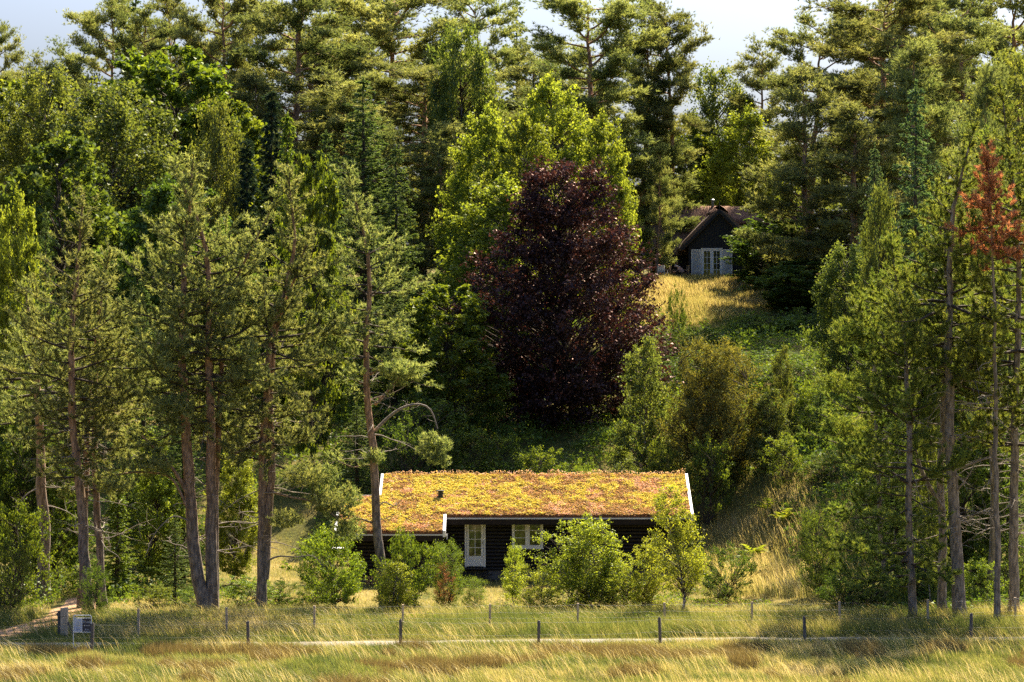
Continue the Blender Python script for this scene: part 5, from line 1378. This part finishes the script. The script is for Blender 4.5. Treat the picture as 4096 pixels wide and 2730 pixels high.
# 2. heather
xh, yh = x[isH], y[isH]; k = rng.random(len(xh)) < 1.0; xh, yh = xh[k], yh[k]; n = len(xh)
q = np.repeat(np.arange(n), 2); xh = xh[q] + rng.normal(0, .05, 2 * n); yh = yh[q] + rng.normal(0, .05, 2 * n); n *= 2
h = rng.uniform(.12, .34, n) * np.clip((heath(xh, yh) - .58) * 9 + .5, .35, 1.5)
blades('heather', M['heather'], np.stack([xh, yh, terrain(xh, yh) - .01], -1), h, rng.normal(0, .09, (n, 2)), .020, np.clip(rng.normal(.5, .25, n), 0, 1), rng, label='brown heather mounds in the meadow')
# 3. arching seed stalks
x, y = scatter(26000, -26, 26, 87, 114); k = inview(x, y) & ~onpath(x, y) & ~ontrack(x, y) & (fbm(x * .5, y * .6 + 70) + .12 * sstep(104, 106, y) > .50); x, y = x[k], y[k]; n = len(x)
h = rng.uniform(.35, .75, n); lean = np.stack([-h * rng.uniform(.5, 1.2, n), rng.normal(0, .15, n)], -1)
blades('seed_stalks', M['grass'], np.stack([x, y, terrain(x, y)], -1), h, lean, .014, np.clip(rng.normal(.88, .1, n), 0, 1), rng, curl=.16, label='arching straw-coloured seed stalks')
# 4. lawn round the cabin and left of it
x, y = scatter(95000, -20, 17, 112, 150); k = inview(x, y) & ~((x > -7.4) & (x < 7.3) & (y > 129.9) & (y < 137.3)) & ~((x > -7.4) & (x < -3.8) & (y > 128.1) & (y < 132)) & ~ontrack(x, y); x, y = x[k], y[k]; n = len(x)
h = rng.uniform(.05, .16, n) * (.7 + vnoise(x * .5, y * .5))
tn = np.clip(.66 + .5 * (fbm(x * .3, y * .4 + 5) - .5) + rng.normal(0, .12, n), 0, 1)
blades('lawn', M['grass'], np.stack([x, y, terrain(x, y) - .01], -1), h, rng.normal(0, .05, (n, 2)), .026, tn, rng, label='short dry lawn around the cabin')
# 5. long grass on the bank right of the cabin and over the slope
x, y = scatter(95000, -8, 24, 121, 186); k = inview(x, y) & ~((x < 8.4) & (y < 139)) & ((fbm(x * .22 + 9, y * .25) > .5) | ((x > 8) & (x < 15) & (y < 146))); x, y = x[k], y[k]; n = len(x)
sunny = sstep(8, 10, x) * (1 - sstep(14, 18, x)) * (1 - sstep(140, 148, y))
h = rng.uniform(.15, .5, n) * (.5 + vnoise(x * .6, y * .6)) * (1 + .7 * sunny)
tn = np.clip(.36 + .42 * sunny + .6 * (fbm(x * .4, y * .4 + 15) - .5) + rng.normal(0, .12, n), 0, 1)  # straw tint on the bank raised further to paint in its sunlight
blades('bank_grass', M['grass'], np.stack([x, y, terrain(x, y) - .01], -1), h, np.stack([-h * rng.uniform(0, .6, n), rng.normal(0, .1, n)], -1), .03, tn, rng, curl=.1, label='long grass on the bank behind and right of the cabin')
# 6. straw-yellow meadow in front of the thatched house
x, y = scatter(65000, 5, 22, 183, 202.5); k = ~((x > 12.2) & (y > 199.8)); x, y = x[k], y[k]; n = len(x)
h = rng.uniform(.15, .5, n) * (.6 + .6 * vnoise(x * .7, y * .7))
tn = np.clip(.78 + .4 * (fbm(x * .5, y * .5 + 25) - .5) + rng.normal(0, .09, n), 0, 1)
blades('hill_meadow', M['grass'], np.stack([x, y, terrain(x, y) - .01], -1), h, np.stack([-h * rng.uniform(0, .6, n), rng.normal(0, .1, n)], -1), .048, tn, rng, label='straw-yellow meadow grass in front of the thatched house')
# 7. leafy undergrowth on the slope and the forest floor
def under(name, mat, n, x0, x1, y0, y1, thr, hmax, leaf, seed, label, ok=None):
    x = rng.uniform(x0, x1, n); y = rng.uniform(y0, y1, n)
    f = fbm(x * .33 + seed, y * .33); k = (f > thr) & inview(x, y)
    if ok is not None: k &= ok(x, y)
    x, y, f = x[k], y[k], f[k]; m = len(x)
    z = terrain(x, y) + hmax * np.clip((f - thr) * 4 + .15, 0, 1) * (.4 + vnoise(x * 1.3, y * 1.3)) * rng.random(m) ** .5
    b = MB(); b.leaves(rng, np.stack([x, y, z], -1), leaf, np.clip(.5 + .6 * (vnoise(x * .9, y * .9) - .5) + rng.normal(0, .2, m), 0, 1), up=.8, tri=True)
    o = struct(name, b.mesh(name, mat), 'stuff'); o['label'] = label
notcab = lambda x, y: ~((x > -8) & (x < 8.4) & (y < 139))
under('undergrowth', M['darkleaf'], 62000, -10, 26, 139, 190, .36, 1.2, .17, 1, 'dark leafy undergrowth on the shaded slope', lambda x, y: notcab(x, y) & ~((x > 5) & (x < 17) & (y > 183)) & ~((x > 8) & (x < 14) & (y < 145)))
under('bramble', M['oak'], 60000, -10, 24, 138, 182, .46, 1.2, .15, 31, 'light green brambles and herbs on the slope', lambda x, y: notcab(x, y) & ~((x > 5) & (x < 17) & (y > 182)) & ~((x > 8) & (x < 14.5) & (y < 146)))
under('herbs', M['oak'], 50000, -22, 24, 109, 124, .50, .45, .075, 57, 'low green herbs along the fence and bushes', lambda x, y: ~ontrack(x, y) & ~((x > -7) & (x < 3.5) & (y > 117)))
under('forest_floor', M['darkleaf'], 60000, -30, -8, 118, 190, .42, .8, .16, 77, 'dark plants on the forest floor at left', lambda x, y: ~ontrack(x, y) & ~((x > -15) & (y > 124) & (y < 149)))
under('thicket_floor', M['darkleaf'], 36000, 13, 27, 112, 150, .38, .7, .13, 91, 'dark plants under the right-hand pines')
